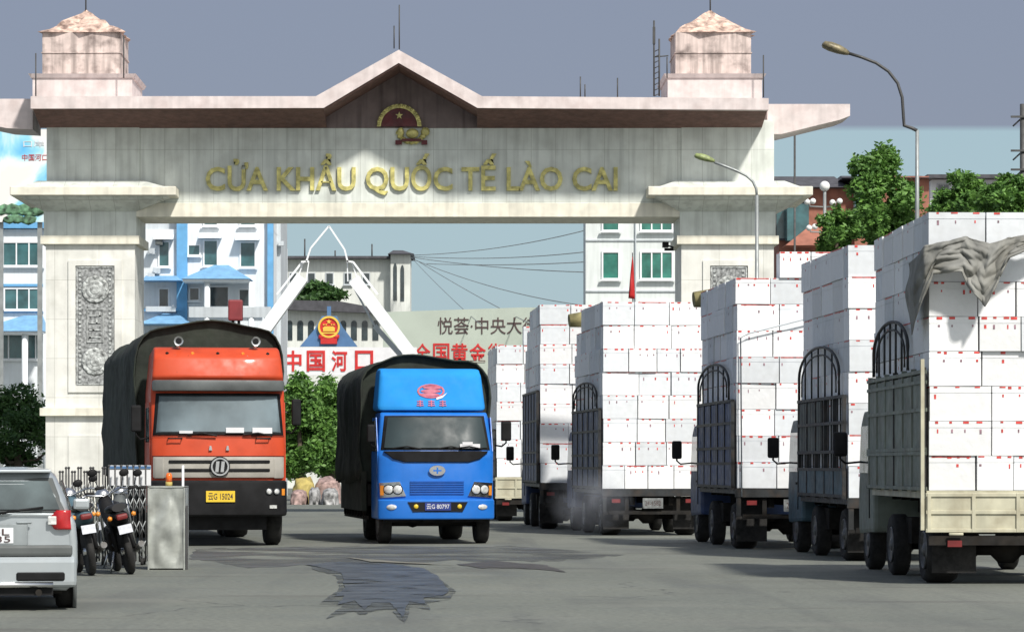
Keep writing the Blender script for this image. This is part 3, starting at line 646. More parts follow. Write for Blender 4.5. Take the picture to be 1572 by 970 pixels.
# glimpse of blue board/left of T1, white A frame
Y = 88.0*K
af = thing('white_frame', 'white steel A shaped roof frame rising behind the orange truck', 'roof frame', (wx(505, Y), Y, 0))
def bar(mb, p, q, w_, Y, d=.4):
    a, b = W(*p, Y), W(*q, Y); n = Vector((-(b-a).z, 0, (b-a).x)).normalized()*w_*Y/F/2
    mb.prism([((a-n).x, (a-n).z), ((b-n).x, (b-n).z), ((b+n).x, (b+n).z), ((a+n).x, (a+n).z)], Y, Y+d)
mb = MB(); bar(mb, (464, 425), (404, 508), 19, Y, .8); bar(mb, (404, 508), (396, 640), 18, Y+.01, .8); mb.build('raking_leg', X['frame_white'], af)
mb = MB(); bar(mb, (543, 428), (634, 548), 19, Y, .8); bar(mb, (634, 548), (640, 660), 18, Y+.01, .8); mb.build('raking_leg', X['frame_white'], af)
mb = MB()
for p, q in (((470, 402), (477, 381)), ((477, 381), (505, 347)), ((505, 347), (529, 383)), ((529, 383), (534, 403)), ((462, 402), (474, 401)), ((532, 401), (542, 402))): bar(mb, p, q, 2.6, Y+.1, .12)
for p, q in (((464, 402), (425, 452)), ((542, 402), (580, 452))): bar(mb, p, q, 3, Y+.2, .12)
for p, q in (((466, 402), (455, 432)), ((540, 402), (552, 438)), ((474, 401), (470, 432)), ((533, 401), (534, 432))): bar(mb, p, q, 1.6, Y+.3, .1)
mb.build('ridge_frame', X['frame_white'], af)
mb = MB(); bar(mb, (575, 500), (615, 545), 8, Y+1.2, .3); bar(mb, (537, 430), (575, 500), 3, Y+1.2, .2); mb.build('rear_leg', X['wall_grey'], af)
# lettered board over the far road
Y = 100.0*K
sb = thing('lettered_board', 'white board with large red Chinese characters between the two oncoming trucks', 'sign', (wx(505, Y), Y, 0))
B('board', X['signwhite'], sb, wx(420, Y), wx(640, Y), Y, Y+.3, wz(576, Y), wz(533, Y))
mb = MB(); mb.use(X['red'])
for ch, a, b in (('中', 437, 463), ('国', 471, 499), ('河', 509, 533), ('口', 545, 573)): add_text(mb, ch, wx(a, Y), wx(b, Y), wz(570, Y), wz(538, Y), Y-.02, .02, .022)
mb.build('lettering', None, sb)
mb = MB(); mb.prism([(wx(460, Y), wz(532, Y)), (wx(549, Y), wz(532, Y)), (wx(526, Y), wz(502, Y)), (wx(517, Y), wz(485, Y)), (wx(494, Y), wz(485, Y)), (wx(483, Y), wz(505, Y))], Y+.05, Y+.2)
mb.box(wx(502, Y), wx(508, Y), Y+.06, Y+.19, wz(485, Y), wz(470, Y)); ebm = mb.build('emblem_board', X['signblue'], sb)
cz, cx, r_ = wz(502, Y), wx(505, Y), .56
mb = MB(); mb.use(X['red']); mb.cyl((cx, Y, cz), r_*.85, .12, 'y', 28); mb.box(cx-.42, cx+.42, Y-.1, Y+.04, cz-.86, cz-.52); mb.ball((cx-.35, Y-.04, cz-.5), .22, (1, .4, .8), 1); mb.ball((cx+.35, Y-.04, cz-.5), .22, (1, .4, .8), 1)
gold2 = M('bright_gold', (.8, .52, .08), .4, .2, var=.1)
mb.use(gold2); ring_xz(mb, cx, cz, r_*.82, r_, Y-.12, Y+.04); star(mb, cx, cz+.27, .14, Y-.1, Y-.06)
for q in (-.26, -.14, .14, .26): star(mb, cx+q, cz+.12+.0*q, .06, Y-.1, Y-.06)
mb.box(cx-.3, cx+.3, Y-.1, Y-.06, cz-.22, cz-.08); mb.prism([(cx-.34, cz-.08), (cx+.34, cz-.08), (cx+.22, cz+.03), (cx-.22, cz+.03)], Y-.1, Y-.06); mb.box(cx-.36, cx+.36, Y-.1, Y-.06, cz-.34, cz-.27)
mb.build('emblem', None, ebm)
for px in (430, 630): B('post', X['pole'], sb, wx(px, Y)-.12, wx(px, Y)+.12, Y+.32, Y+.6, 0, wz(540, Y))
Y = 104.0*K
hb = thing('advertising_wall', 'long pale green advertising wall with dark calligraphy over red characters', 'billboard', (wx(730, Y), Y, 0))
mb = MB(); mb.prism([(wx(588, Y), 0), (wx(905, Y), 0), (wx(905, Y), wz(472, Y)), (wx(800, Y), wz(472, Y)), (wx(740, Y), wz(474, Y)), (wx(588, Y), wz(479, Y))], Y, Y+.4); mb.build('panel', X['signgreen'], hb)
mb = MB(); mb.use(X['ink']); add_text(mb, '悦荟·中央大街', wx(672, Y), wx(826, Y), wz(513, Y), wz(487, Y), Y-.02, .02, .0); mb.build('lettering', None, hb)
mb = MB(); mb.use(X['red'])
for ch, a in (('全', 636), ('国', 665), ('黄', 693), ('金', 721), ('街', 749)): add_text(mb, ch, wx(a, Y), wx(a+25, Y), wz(556, Y), wz(527, Y), Y-.02, .02, .012)
mb.build('lettering', None, hb)

# ------------------------------------------------------------------ trees
def crown_mesh(mb, blobs, n, size, seed, mt):
    rnd = random.Random(seed); mb.use(mt)
    for _ in range(n):
        c, r = blobs[rnd.randrange(len(blobs))]
        d = Vector((rnd.gauss(0, 1), rnd.gauss(0, 1), rnd.gauss(0, 1))).normalized()
        k = rnd.random()**.35 if rnd.random() < .8 else rnd.uniform(.9, 1.3)
        p = Vector(c)+Vector((d.x*r[0], d.y*r[1], d.z*r[2]))*k
        if noise.noise(p*1.6/max(.4, min(r)))+.3 < 0: continue
        s_ = size*rnd.uniform(.4, 1.15)
        u = Vector((rnd.gauss(0, 1), rnd.gauss(0, 1), rnd.gauss(0, .6))).normalized(); v = u.cross(Vector((rnd.gauss(0, 1), rnd.gauss(0, 1), rnd.gauss(0, 1)))).normalized()
        q = [mb.bm.verts.new(p+e) for e in (u*s_, v*s_*.45, -u*s_, -v*s_*.45)]
        mb._f(q)
def tree(name, label, Y, x0, x1, ytop, ybot, nl, size, seed, mt='leaf', nb=26, group=None, dep=None, cat='tree'):
    rnd = random.Random(seed)
    Y = Y*K
    xa, xb, zt, zb_ = wx(x0, Y), wx(x1, Y), wz(ytop, Y), max(.6, wz(ybot, Y)); cx = (xa+xb)/2; hw = (xb-xa)/2; hh = (zt-zb_)/2; cz = (zt+zb_)/2
    t = thing(name, label, cat, (cx, Y, 0), group=group)
    blobs = []
    for k in range(nb):
        a = rnd.uniform(0, 2*math.pi); q = -1+2*(k+.5)/nb; rr = math.sqrt(1-q*q*.8)*rnd.uniform(.2, .82)
        blobs.append(((cx+math.cos(a)*hw*rr, Y+math.sin(a)*hw*rr, cz+q*hh*.72), (hw*rnd.uniform(.24, .42), hw*rnd.uniform(.24, .4), hh*rnd.uniform(.15, .27))))
    blobs.append(((cx+rnd.uniform(-.2, .2)*hw, Y, zt-hh*.2), (hw*.3, hw*.3, hh*.22)))
    mb = MB(); mb.tube([(cx, Y, 0), (cx+.1, Y, zb_*.6), (cx-.05, Y, cz), (cx, Y, cz+hh*.5)], [.05*hw+.1, .04*hw+.08, .03*hw+.05, .03], 8)
    for c, r in blobs[:8]: mb.tube([(cx, Y, zb_+(cz-zb_)*.3), (cx*.5+c[0]*.5, Y*.5+c[1]*.5, (zb_+c[2])/2), c], [.07, .05, .02], 5)
    mb.build('trunk', X['bark'], t)
    mb = MB(); crown_mesh(mb, blobs, int(nl*1.9), size, seed, X[mt]); mb.build('crown', None, t)
    return t
tree('broadleaf_tree', 'tall bright green tree in front of the red brick building', 68, 1288, 1412, 222, 400, 9000, .13, 3, nb=34)
tree('broadleaf_tree', 'low round green tree beside the globe street lamp', 66, 1243, 1330, 318, 420, 4500, .12, 4)
tree('broadleaf_tree', 'loose leafy tree above the load of the rightmost truck, left of its neighbour', 64, 1420, 1520, 262, 372, 5500, .12, 5)
tree('broadleaf_tree', 'small leafy tree squeezed between the two trees above the rightmost truck', 66, 1475, 1560, 285, 372, 4500, .12, 15)
tree('broadleaf_tree', 'dense light green tree at the right edge of the picture', 62, 1500, 1610, 268, 372, 6500, .12, 6)
tree('dark_tree', 'dark green tree below the blue canopy at the left edge', 66, -60, 112, 590, 730, 7500, .1, 8, 'leaf_dark')
tree('dark_tree', 'dark dense trees on the slope under the white roof frame', 142, 436, 535, 432, 500, 5000, .28, 9, 'leaf_dark', cat='tree')
for i, (a, b, yt, l_) in enumerate(((430, 486, 572, 'green bushy tree under the red lettered board, next to the orange truck'), (474, 535, 578, 'green bushy tree under the red lettered board, next to the blue truck'))):
    tree('bushy_tree', l_, 84+i*2, a-20, b+26, yt, 755, 9000, .15, 12+i, 'leaf', 26, 'trees under the lettered board')

# goods heaped by the far roadside
Y = 76.0*K
def heap(name, x0, x1, yt, m, label, seed, Yh, cat='heap'):
    Yh = Yh*K
    rnd = random.Random(seed); mb = MB(); a, b, zt = wx(x0, Yh), wx(x1, Yh), wz(yt, Yh)
    g = bmesh.ops.create_icosphere(mb.bm, subdivisions=4, radius=1)
    for v in g['verts']:
        p = v.co.copy(); nn = noise.noise(p*2.3+Vector((seed, 0, 0)))*.22+noise.noise(p*6+Vector((seed, 0, 0)))*.08
        q = p*(1+nn); sg = lambda t: math.copysign(abs(t)**.6, t)
        v.co = Vector(((a+b)/2+sg(q.x)*(b-a)/2, Yh+sg(q.y)*.9, max(0, sg(q.z)*zt)))
    for f in mb.bm.faces: f.smooth = True
    return tag(mb.build(name, m), label, cat)
heap('covered_heap', 450, 484, 733, X['yellow_tarp'], 'heap of goods under a yellow cover by the far roadside', 1, 78)
heap('covered_heap', 482, 524, 734, X['pinkish'], 'heap of pinkish goods by the far roadside, beside the blue truck', 2, 78.5)
heap('goods_bundle', 446, 472, 752, X['pinkish'], 'low pink and grey bundle in front of the yellow covered heap', 3, 76.5, 'bundle')
heap('goods_bundle', 474, 492, 748, X['bundle'], 'small pale bundle between the two heaps by the far roadside', 4, 76.5, 'bundle')
heap('goods_bundle', 494, 520, 750, X['bundle'], 'grey bundle on the far roadside touching the blue truck outline', 5, 76, 'bundle')

# ------------------------------------------------------------------ wheels
def make_wheel(parent, c, r=.42, wd=.24, side=-1, hub=True):
    mb = MB(); h = wd/2
    mb.lathe([(r*.58, -h*.8), (r*.9, -h), (r, -h*.7), (r, h*.7), (r*.9, h), (r*.58, h*.8)], (0, 0, 0), 'x', 28)
    wh = mb.build('wheel', X['rubber'], parent); wh.location = c
    mb = MB(); s_ = side
    mb.lathe([(r*.6, s_*h*.86), (r*.56, s_*h*1.02), (r*.5, s_*h*.7), (r*.3, s_*h*.45), (r*.2, s_*h*.95), (r*.08, s_*h*1.05)], (0, 0, 0), 'x', 20)
    for k in range(6):
        a = k*math.pi/3; mb.cyl((s_*h*.62, math.cos(a)*r*.38, math.sin(a)*r*.38), .03, .05, 'x', 8)
    mb.build('rim', X['rim'], wh)
    return wh
def mirror(parent, x, y, z, sx, h_=.36, w_=.2, arm=.32):
    mb = MB(); mb.tube([(x-sx*arm, y+.12, z-h_*.72), (x-sx*.08, y+.04, z-h_*.78), (x, y, z-h_*.6), (x, y, z+h_*.3)], .018, 6)
    a = mb.build('mirror_arm', X['black'], parent)
    mb = MB(); mb.box(x-w_/2, x+w_/2, y-.06, y+.04, z-h_/2, z+h_/2); mb.bevel(.045, 3); mb.build('mirror', X['black'], parent)

# ------------------------------------------------------------------ cargo trucks with foam boxes
ORD = ['top', 'second', 'third', 'fourth', 'fifth', 'sixth', 'seventh', 'eighth', 'ninth', 'tenth']
def foam_box(mb, w_, d, h, rnd, faces='-y'):
    """one closed foam box, origin at the middle of its foot; lid seam, red tape ends and printed marks"""
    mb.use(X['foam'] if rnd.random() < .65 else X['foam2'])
    g = .010; lid = h*.8
    mb.box(-w_/2+g, w_/2-g, -d/2+g, d/2-g, .003, lid-.004); mb.box(-w_/2+g+.006, w_/2-g-.006, -d/2+g+.006, d/2-g-.006, lid-.004, lid+.004); mb.box(-w_/2+g, w_/2-g, -d/2+g, d/2-g, lid+.004, h-.004)
    e = .004
    def mark(u, z0, z1, wd, m, f):
        mb.use(m)
        if f == 'r': mb.box(u-wd/2, u+wd/2, -d/2+g-e, -d/2+g-.001, z0, z1)
        elif f == 'l': mb.box(-w_/2+g-e, -w_/2+g-.001, u-wd/2, u+wd/2, z0, z1)
    for f, span in (('r', w_), ('l', d)):
        k = rnd.choice((2, 3, 3, 4)) if f == 'r' else rnd.choice((0, 1, 1))
        for i in range(k):
            u = -span/2+span*(i+.5)/k+rnd.uniform(-.06, .06); u = max(-span/2+.06, min(span/2-.06, u))
            mark(u, h-rnd.uniform(.02, .04), h-.006, rnd.uniform(.03, .085), X['tape'], f)
            if rnd.random() < .75: mark(u+rnd.uniform(-.02, .02), h*rnd.uniform(.62, .7), h*.76, rnd.uniform(.015, .03), X['mark'] if rnd.random() < .5 else X['tape'], f)
        if rnd.random() < .22: mark(0, h-.022, h-.007, span*.8, X['tape'], f)
far_mb = MB(); far_has = [False]; NBOX = [0]
def place_box(truck, rnd, lx, ly, z, w_, d, h, label, group, root_m, stuff=False):
    if stuff:
        tmp = MB(); foam_box(tmp, w_, d, h, rnd); me = bpy.data.meshes.new('t')
        tmp.bm.to_mesh(me)
        off = len(far_mb.bm.faces); far_mb.bm.from_mesh(me); far_mb.bm.faces.ensure_lookup_table()
        for m in tmp.mats: far_mb.use(m)
        idx = [far_mb.mats.index(m) for m in tmp.mats]
        nv = len(tmp.bm.verts); far_mb.bm.verts.ensure_lookup_table(); vs_ = far_mb.bm.verts[len(far_mb.bm.verts)-nv:]
        TT = root_m @ Matrix.Translation((lx, ly, z))
        for v in vs_: v.co = TT @ v.co
        for f in far_mb.bm.faces[off:]: f.material_index = idx[f.material_index]
        tmp.bm.free(); bpy.data.meshes.remove(me); return
    mb = MB(); foam_box(mb, w_, d, h, rnd); o = mb.build('foam_box')
    o.matrix_world = root_m @ Matrix.Translation((lx, ly, z)) @ Matrix.Rotation(rnd.uniform(-.022, .022), 4, 'Z') @ Matrix.Rotation(rnd.uniform(-.007, .007), 4, 'Y')
    tag(o, label, 'foam box', group); NBOX[0] += 1
def side_rack(root, style, W_, Lb, z0, zp, za, sx, paint):
    """side rack in the plane x = sx*W/2; solid lower panel, framed bars and an arched head"""
    x = sx*(W_/2+.05); mb = MB()
    def bx(y0, y1, a, b, t=.03, mt='rackdark', o=0): mb.use(X[mt]); mb.box(x-t+o, x+t+o, y0, y1, a, b)
    zs = z0+.42
    if style == 'panel':
        bx(.1, Lb-.05, z0, zp-.1, .018, paint)
        for k in range(7): bx(.06+k*(Lb-.16)/6, .11+k*(Lb-.16)/6, z0-.02, zp, .034, paint if k not in (0, 3) else 'rackdark')
        for z in (z0, z0+.45, z0+.5, z0+1.0, z0+1.35, zp-.08): bx(.06, Lb, z, z+.045, .045, paint)
    else:
        bx(.1, Lb-.05, z0, zs, .018, paint)
        for k in range(6): bx(.06+k*(Lb-.16)/5, .12+k*(Lb-.16)/5, z0-.02, zp, .03)
        n = 16
        for k in range(n): bx(.1+k*(Lb-.2)/(n-1), .125+k*(Lb-.2)/(n-1), zs, zp, .012)
        for z in (z0, zs, zs+.28, (zs+.28+zp)/2, zp-.05): bx(.06, Lb, z, z+.05, .034)
        if style == 'board':
            bx(Lb*.5, Lb-.1, zs+.3, zp-.06, .008, 'plywood'); 
        if style == 'blue': bx(.15, Lb-.1, zs+.02, zp-.06, .01, paint)
    # arched head
    mb.use(X['rackdark']); ya, yb = Lb*.12, Lb-.02
    if style == 'panel': ya, yb = Lb*.28, Lb*.92
    if za > zp:
        P = [(x, ya, zp)]+[(x, (ya+yb)/2-(yb-ya)/2*math.cos(R(a)), zp+(za-zp)*(.45+.55*math.sin(R(a)))) for a in range(0, 181, 12)]+[(x, yb, zp)]
        mb.tube(P, .024, 6)
        for k in range(1, 6):
            y = ya+(yb-ya)*k/6; c_ = 1-2*k/6; z = zp+(za-zp)*(.45+.55*math.sqrt(max(0, 1-c_*c_)))
            mb.tube([(x, y, zp), (x, y, z)], .016, 5)
        P = [(x, ya+.3, zp+.05)]+[(x, (ya+yb)/2-(yb-ya-.6)/2*math.cos(R(a)), zp+(za-zp)*(.35+.5*math.sin(R(a)))) for a in range(0, 181, 15)]+[(x, yb-.3, zp+.05)]
        mb.tube(P, .016, 5)
    return mb.build('side_rack', None, root)
def cargo_truck(label, desc, px, ybase, yaw, W_, Lb, z0, rows, rh, skip_top, style, zp, za, paint, tail, gap_z, cols, stuff_side=False, seed=1, group='loaded trucks queueing on the right', extra_top=False, zside=None, cabm='blue_dark', mirror_px=None, nstuff=0):
    Y = F*H/(ybase-HY); a = R(yaw); xl = wx(px, Y)
    loc = Vector((xl+W_/2*math.cos(a), Y+W_/2*math.sin(a), 0))
    root = thing('cargo_truck', label, 'truck', loc, a, group, world=False)
    RM = Matrix.Translation(loc) @ Matrix.Rotation(a, 4, 'Z')
    rnd = random.Random(seed)
    # chassis
    mb = MB()
    for sx in (-1, 1): mb.box(sx*.42-.05, sx*.42+.05, .1, Lb+2.0, z0-.35, z0-.16)
    for k in range(6): mb.box(-.95, .95, .15+k*Lb/6, .23+k*Lb/6, z0-.155, z0-.1)
    mb.box(-.9, -.5, 3.0, 3.8, .45, .8); mb.cyl((.7, 3.4, .62), .22, .8, 'y', 14)
    mb.box(-.95, .95, .0, .07, z0-.55, z0-.47); mb.box(-.6, -.52, .0, .05, z0-.47, z0-.1); mb.box(.52, .6, .0, .05, z0-.47, z0-.1)
    mb.build('chassis', X['chassis'], root)
    mb = MB(); mb.box(-W_/2-.02, W_/2+.02, 0, Lb, z0-.1, z0-.003); mb.build('bed', X['rackdark'] if tail != 'cream' else X['cream_paint'], root)
    if tail == 'cream':
        mb = MB(); zz0, zz1 = gap_z
        mb.box(-W_/2-.04, W_/2+.04, -.06, -.02, zz0, zz1)
        for k in range(5): q = -W_/2+.0+k*W_/4; mb.box(q-.025, q+.025, -.085, -.061, zz0, zz1)
        for z in (zz0, (zz0+zz1)/2-.02, zz1-.05): mb.box(-W_/2-.04, W_/2+.04, -.08, -.062, z, z+.05)
        for q in (-.35, .35): mb.cyl((q*W_, -.1, zz0-.02), .02, .18, 'x', 8)
        mb.bevel(.006, 1); mb.build('tailgate', X['cream_paint'], root)
        mb = MB(); mb.box(-W_/2, W_/2, -.04, .04, zz0-.16, zz0-.04); mb.build('rear_beam', X['chassis'], root)
    else:
        mb = MB(); mb.box(-W_/2-.02, W_/2+.02, -.05, -.003, z0-.16, z0-.02)
        for q in (-.48, .48): mb.box(q*W_-.04, q*W_+.04, -.04, -.005, z0-.5, z0-.17)
        mb.build('rear_beam', X['rackdark'], root)
    # posts, racks, headboard
    for sx in (-1, 1):
        side_rack(root, style, W_, Lb, z0, zp, za, sx, paint)
    mb = MB(); mb.box(-W_/2, W_/2, Lb+.02, Lb+.06, z0, min(zp, 2.9)); mb.build('headboard', X[paint], root)
    if style == 'panel':
        mb = MB(); mb.box(-W_/2-.10, -W_/2-.055, -.05, .02, z0-.5, zp+.1); mb.build('corner_post', X['cream_paint'], root)
    # number plate, lamps, mudflaps
    zq = z0; z0 = gap_z[0]+.12 if tail else z0
    mb = MB(); mb.use(X['plate_dirty']); mb.box(-.22, .22, -.06, -.052, z0-.42, z0-.2); mb.use(X['ink']); add_text(mb, '24-1582', -.17, .17, z0-.36, z0-.26, -.061, .003)
    if tail: mb.bm.free()
    else: mb.build('number_plate', None, root)
    for sx in (-1, 1):
        mb = MB(); mb.box(sx*.80-.09, sx*.80+.09, -.075, -.03, z0-.3, z0-.22); mb.build('tail_lamp', X['tail_red'], root)
        mb = MB(); mb.box(sx*.76-.28, sx*.76+.28, .24, .26, .14, z0-.17); mb.build('mudflap', X['rubber'], root)
    z0 = zq
    for yw in (.8, 3.75, Lb+1.0):
        for sx in (-1, 1):
            if yw < 2: make_wheel(root, (sx*(W_/2-.26), yw, .42), .42, .42, sx)
            else: make_wheel(root, (sx*(W_/2-.16), yw, .42), .42, .24, sx)
    for yw in (.8, 3.75, Lb+1.0):
        mb = MB(); mb.lathe([(.07, -W_/2+.25), (.07, -.2), (.17, -.1), (.17, .1), (.07, .2), (.07, W_/2-.25)], (0, yw, .42), 'x', 12); mb.build('axle', X['chassis'], root)
    # cab
    cw = W_/2-.02; y0, y1 = Lb+.12, Lb+1.75; mb = MB()
    prof = [(y0, .55), (y1, .5), (y1+.05, 1.15), (y1-.02, 1.35), (y1-.25, 2.15), (y1-.5, 2.3), (y0, 2.3)]
    mb.prism_x(prof, -cw, cw); mb.bevel(.06, 2, 25); cab = mb.build('cab', X[cabm], root)
    for sx in (-1, 1):
        mb = MB(); mb.prism_x([(y0+.45, 1.4), (y1-.12, 1.4), (y1-.33, 2.08), (y0+.45, 2.08)], sx*(cw+.004), sx*(cw+.012)); mb.build('side_window', X['glass_dark'], cab)
        mb = MB(); mb.box(sx*(cw+.005)-.01, sx*(cw+.005)+.01, y0+.42, y0+.44, .75, 2.1); mb.box(sx*(cw+.01)-.015, sx*(cw+.01)+.015, y0+.5, y0+.62, 1.18, 1.22); mb.build('door_handle', X['black'], cab)
    mirror(root, -cw-.32, y1-.35, 1.82, -1)
    mirror(root, cw+.32, y1-.35, 1.82, 1)
    # load
    dd = .5
    def row_edges(w0, n):
        ed = [0]
        for i in range(1, n): ed.append(w0*i/n+rnd.uniform(-.09, .09))
        return ed+[w0]
    tot = rows
    for r in range(rows):
        z = z0+(rows-1-r)*rh
        nm = ORD[r]
        n = rnd.choice(cols); lean = (rows-1-r)/rows*.05
        ed = row_edges(W_, n); jit = rnd.uniform(-.015, .015); jy = rnd.uniform(-.02, .02)
        for i in range(n):
            if r == 0 and i in skip_top: continue
            w_ = ed[i+1]-ed[i]; lx = -W_/2+(ed[i]+ed[i+1])/2+jit-lean*(i == 0)*0
            d = dd+rnd.uniform(-.02, .02)
            pos = 'at left end' if i == 0 else ('at right end' if i == n-1 else ('in middle' if n == 3 else ['', 'left of middle', 'right of middle', 'right'][i]))
            place_box(root, rnd, lx, dd/2+jy+rnd.uniform(-.012, .012), z, w_, d, rh, 'white foam box %s, %s row from top, rear of %s' % (pos, nm, desc), 'foam boxes on the rear of '+desc, RM)
        ns = max(3, round((Lb-dd)/.98)); js = rnd.uniform(-.02, .02)
        es = [dd]
        for i in range(1, ns): es.append(dd+(Lb-dd)*i/ns+rnd.uniform(-.1, .1))
        es.append(Lb)
        for i in range(ns):
            if r == 0 and (skip_top or (i == ns-1 and rnd.random() < .6)): continue
            y0_, y1_ = es[i]+.005, es[i+1]
            st = stuff_side or (nstuff and (i >= ns-nstuff))
            lab = '%s foam box behind the rear, %s side row from top, %s' % (['first', 'second', 'third', 'fourth', 'fifth', 'sixth'][i], nm, desc)
            place_box(root, rnd, -W_/2+.3+js+rnd.uniform(-.012, .012), (y0_+y1_)/2, z, .6, y1_-y0_, rh, lab, 'foam boxes on the left side of '+desc, RM, st)
    return root, RM
G = 'loaded trucks queueing on the right'
t6 = cargo_truck('rightmost truck with cream tailgate, white boxes and a grey tarp over its load', 'cream tailgate truck', 1425, 897, 0.3, 2.25, 5.2, 1.19, 8, .440, (), 'panel', 2.75, 3.45, 'side_green', 'cream', (.66, 1.16), (3, 3, 4), seed=21, cabm='side_green', nstuff=1)
t5 = cargo_truck('truck with dark barred side rack left of the truck with the grey tarp', 'barred rack truck', 1302, 862, 2.4, 2.15, 4.9, 1.0, 8, .495, (), 'board', 2.62, 3.45, 'teal_dark', '', (0, 0), (3, 3), seed=22, cabm='teal_dark', nstuff=1)
t4 = cargo_truck('truck with blue side rack and the stepped, rope tied load', 'roped load truck', 1130, 843, 3.0, 2.15, 5.0, 1.1, 9, .473, (0,), 'blue', 2.7, 3.4, 'blue_dark', '', (0, 0), (3, 3), seed=23, nstuff=1)
t3 = cargo_truck('truck with broad sunlit box wall right under the red flag, grey smoke at its wheels', 'smoking truck', 925, 822, 4.7, 2.17, 5.0, 1.01, 8, .503, (), 'blue', 2.75, 3.35, 'blue_dark', '', (0, 0), (3, 4, 3), seed=24, nstuff=1)
t2 = cargo_truck('narrowly seen loaded truck second from the blue oncoming truck', 'narrow second truck', 829, 812, 2.8, 2.1, 4.9, 1.1, 9, .47, (), 'blue', 3.3, 3.3, 'blue_dark', '', (0, 0), (3, 3), stuff_side=True, seed=25)
t1 = cargo_truck('farthest loaded truck with cream tailgate just right of the blue truck', 'farthest truck', 762, 800, 2.3, 2.1, 4.9, 1.2, 8, .51, (0,), 'blue', 2.5, 2.5, 'wall_grey', 'cream', (.62, 1.18), (3, 3), stuff_side=True, seed=26)
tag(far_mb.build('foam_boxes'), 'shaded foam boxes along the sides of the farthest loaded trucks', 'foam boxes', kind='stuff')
# rope across the roped load
root, RM = t4
mb = MB(); mb.tube([RM @ Vector(p) for p in ((-.98, -.06, .95), (-1.0, -.06, 3.8), (-.85, -.07, 3.88), (.2, -.08, 4.15), (1.1, -.06, 4.4))], .014, 5); tag(mb.build('rope', X['wall_grey']), 'thin grey rope running across the boxes of the blue racked truck', 'rope')
# rolled tarpaulins at the front tops of loads
def roll(root_m, z, label, Wd, Ly):
    mb = MB(); mb.tube([root_m @ Vector(p) for p in ((-Wd/2-.12, Ly, z), (-Wd/2+.3, Ly+.03, z+.04), (0, Ly, z), (Wd/2, Ly, z))], [.15, .19, .17, .15], 12); tag(mb.build('rolled_tarp', M('khaki_roll', (.25, .22, .1), .8, var=.3, scale=6)), label, 'tarpaulin')
roll(t3[1], 4.85, 'khaki rolled tarp at the front top of the load under the flag', 2.17, 5.15)
roll(t4[1], 4.75, 'khaki rolled tarp at the front top of the roped load', 2.15, 5.15)
# grey tarp hanging over the rearmost load
def cloth():
    YB = F*H/(897-HY)
    upc = [(1396,404,1.0),(1410,390,.1),(1423,377,-.1),(1450,371,-.12),(1482,363,-.12),(1500,368,-.12),(1517,374,-.14),(1545,366,-.12),(1572,361,-.12),(1610,358,-.12)]
    dnc = [(1392,470,1.1),(1400,515,.5),(1412,480,-.02),(1430,420,-.14),(1476,417,-.2),(1492,446,-.22),(1510,471,-.25),(1530,440,-.22),(1548,396,-.2),(1610,368,-.16)]
    mb = MB(); rows_ = []; nu = 150; nv = 44
    def samp(c, t):
        f = t*(len(c)-1); i = min(int(f), len(c)-2); k = f-i; return [c[i][j]*(1-k)+c[i+1][j]*k for j in range(3)]
    for j in range(nv+1):
        v = j/nv; ring = []
        for i in range(nu+1):
            u = i/nu; a = samp(upc, u); b = samp(dnc, u)
            x = a[0]*(1-v)+b[0]*v; y = a[1]*(1-v)+b[1]*v; d = a[2]*(1-v)+b[2]*v
            Yp = YB+d-.06-abs(math.sin(u*19+v*3+2*noise.noise(Vector((u*5, v*3, 0)))))*.08*(.3+v)+.008*noise.noise(Vector((u*40, v*16, 5)))+.02*abs(noise.noise(Vector((u*16, v*4, 9))))-.05*noise.noise(Vector((u*14, v*9, 2)))-(.04 if v > .05 else 0)
            ring.append(W(x+2.5*math.sin(v*7+u*20), y, Yp))
        rows_.append(ring)
    mb.rings(rows_, False, True, False)
    tp = mb.build('tarpaulin', X['tarp_grey']); tp.modifiers.new('s', 'SOLIDIFY').thickness = .012
    return tag(tp, 'crumpled grey tarp thrown over the boxes of the rightmost truck', 'tarpaulin')
cloth()

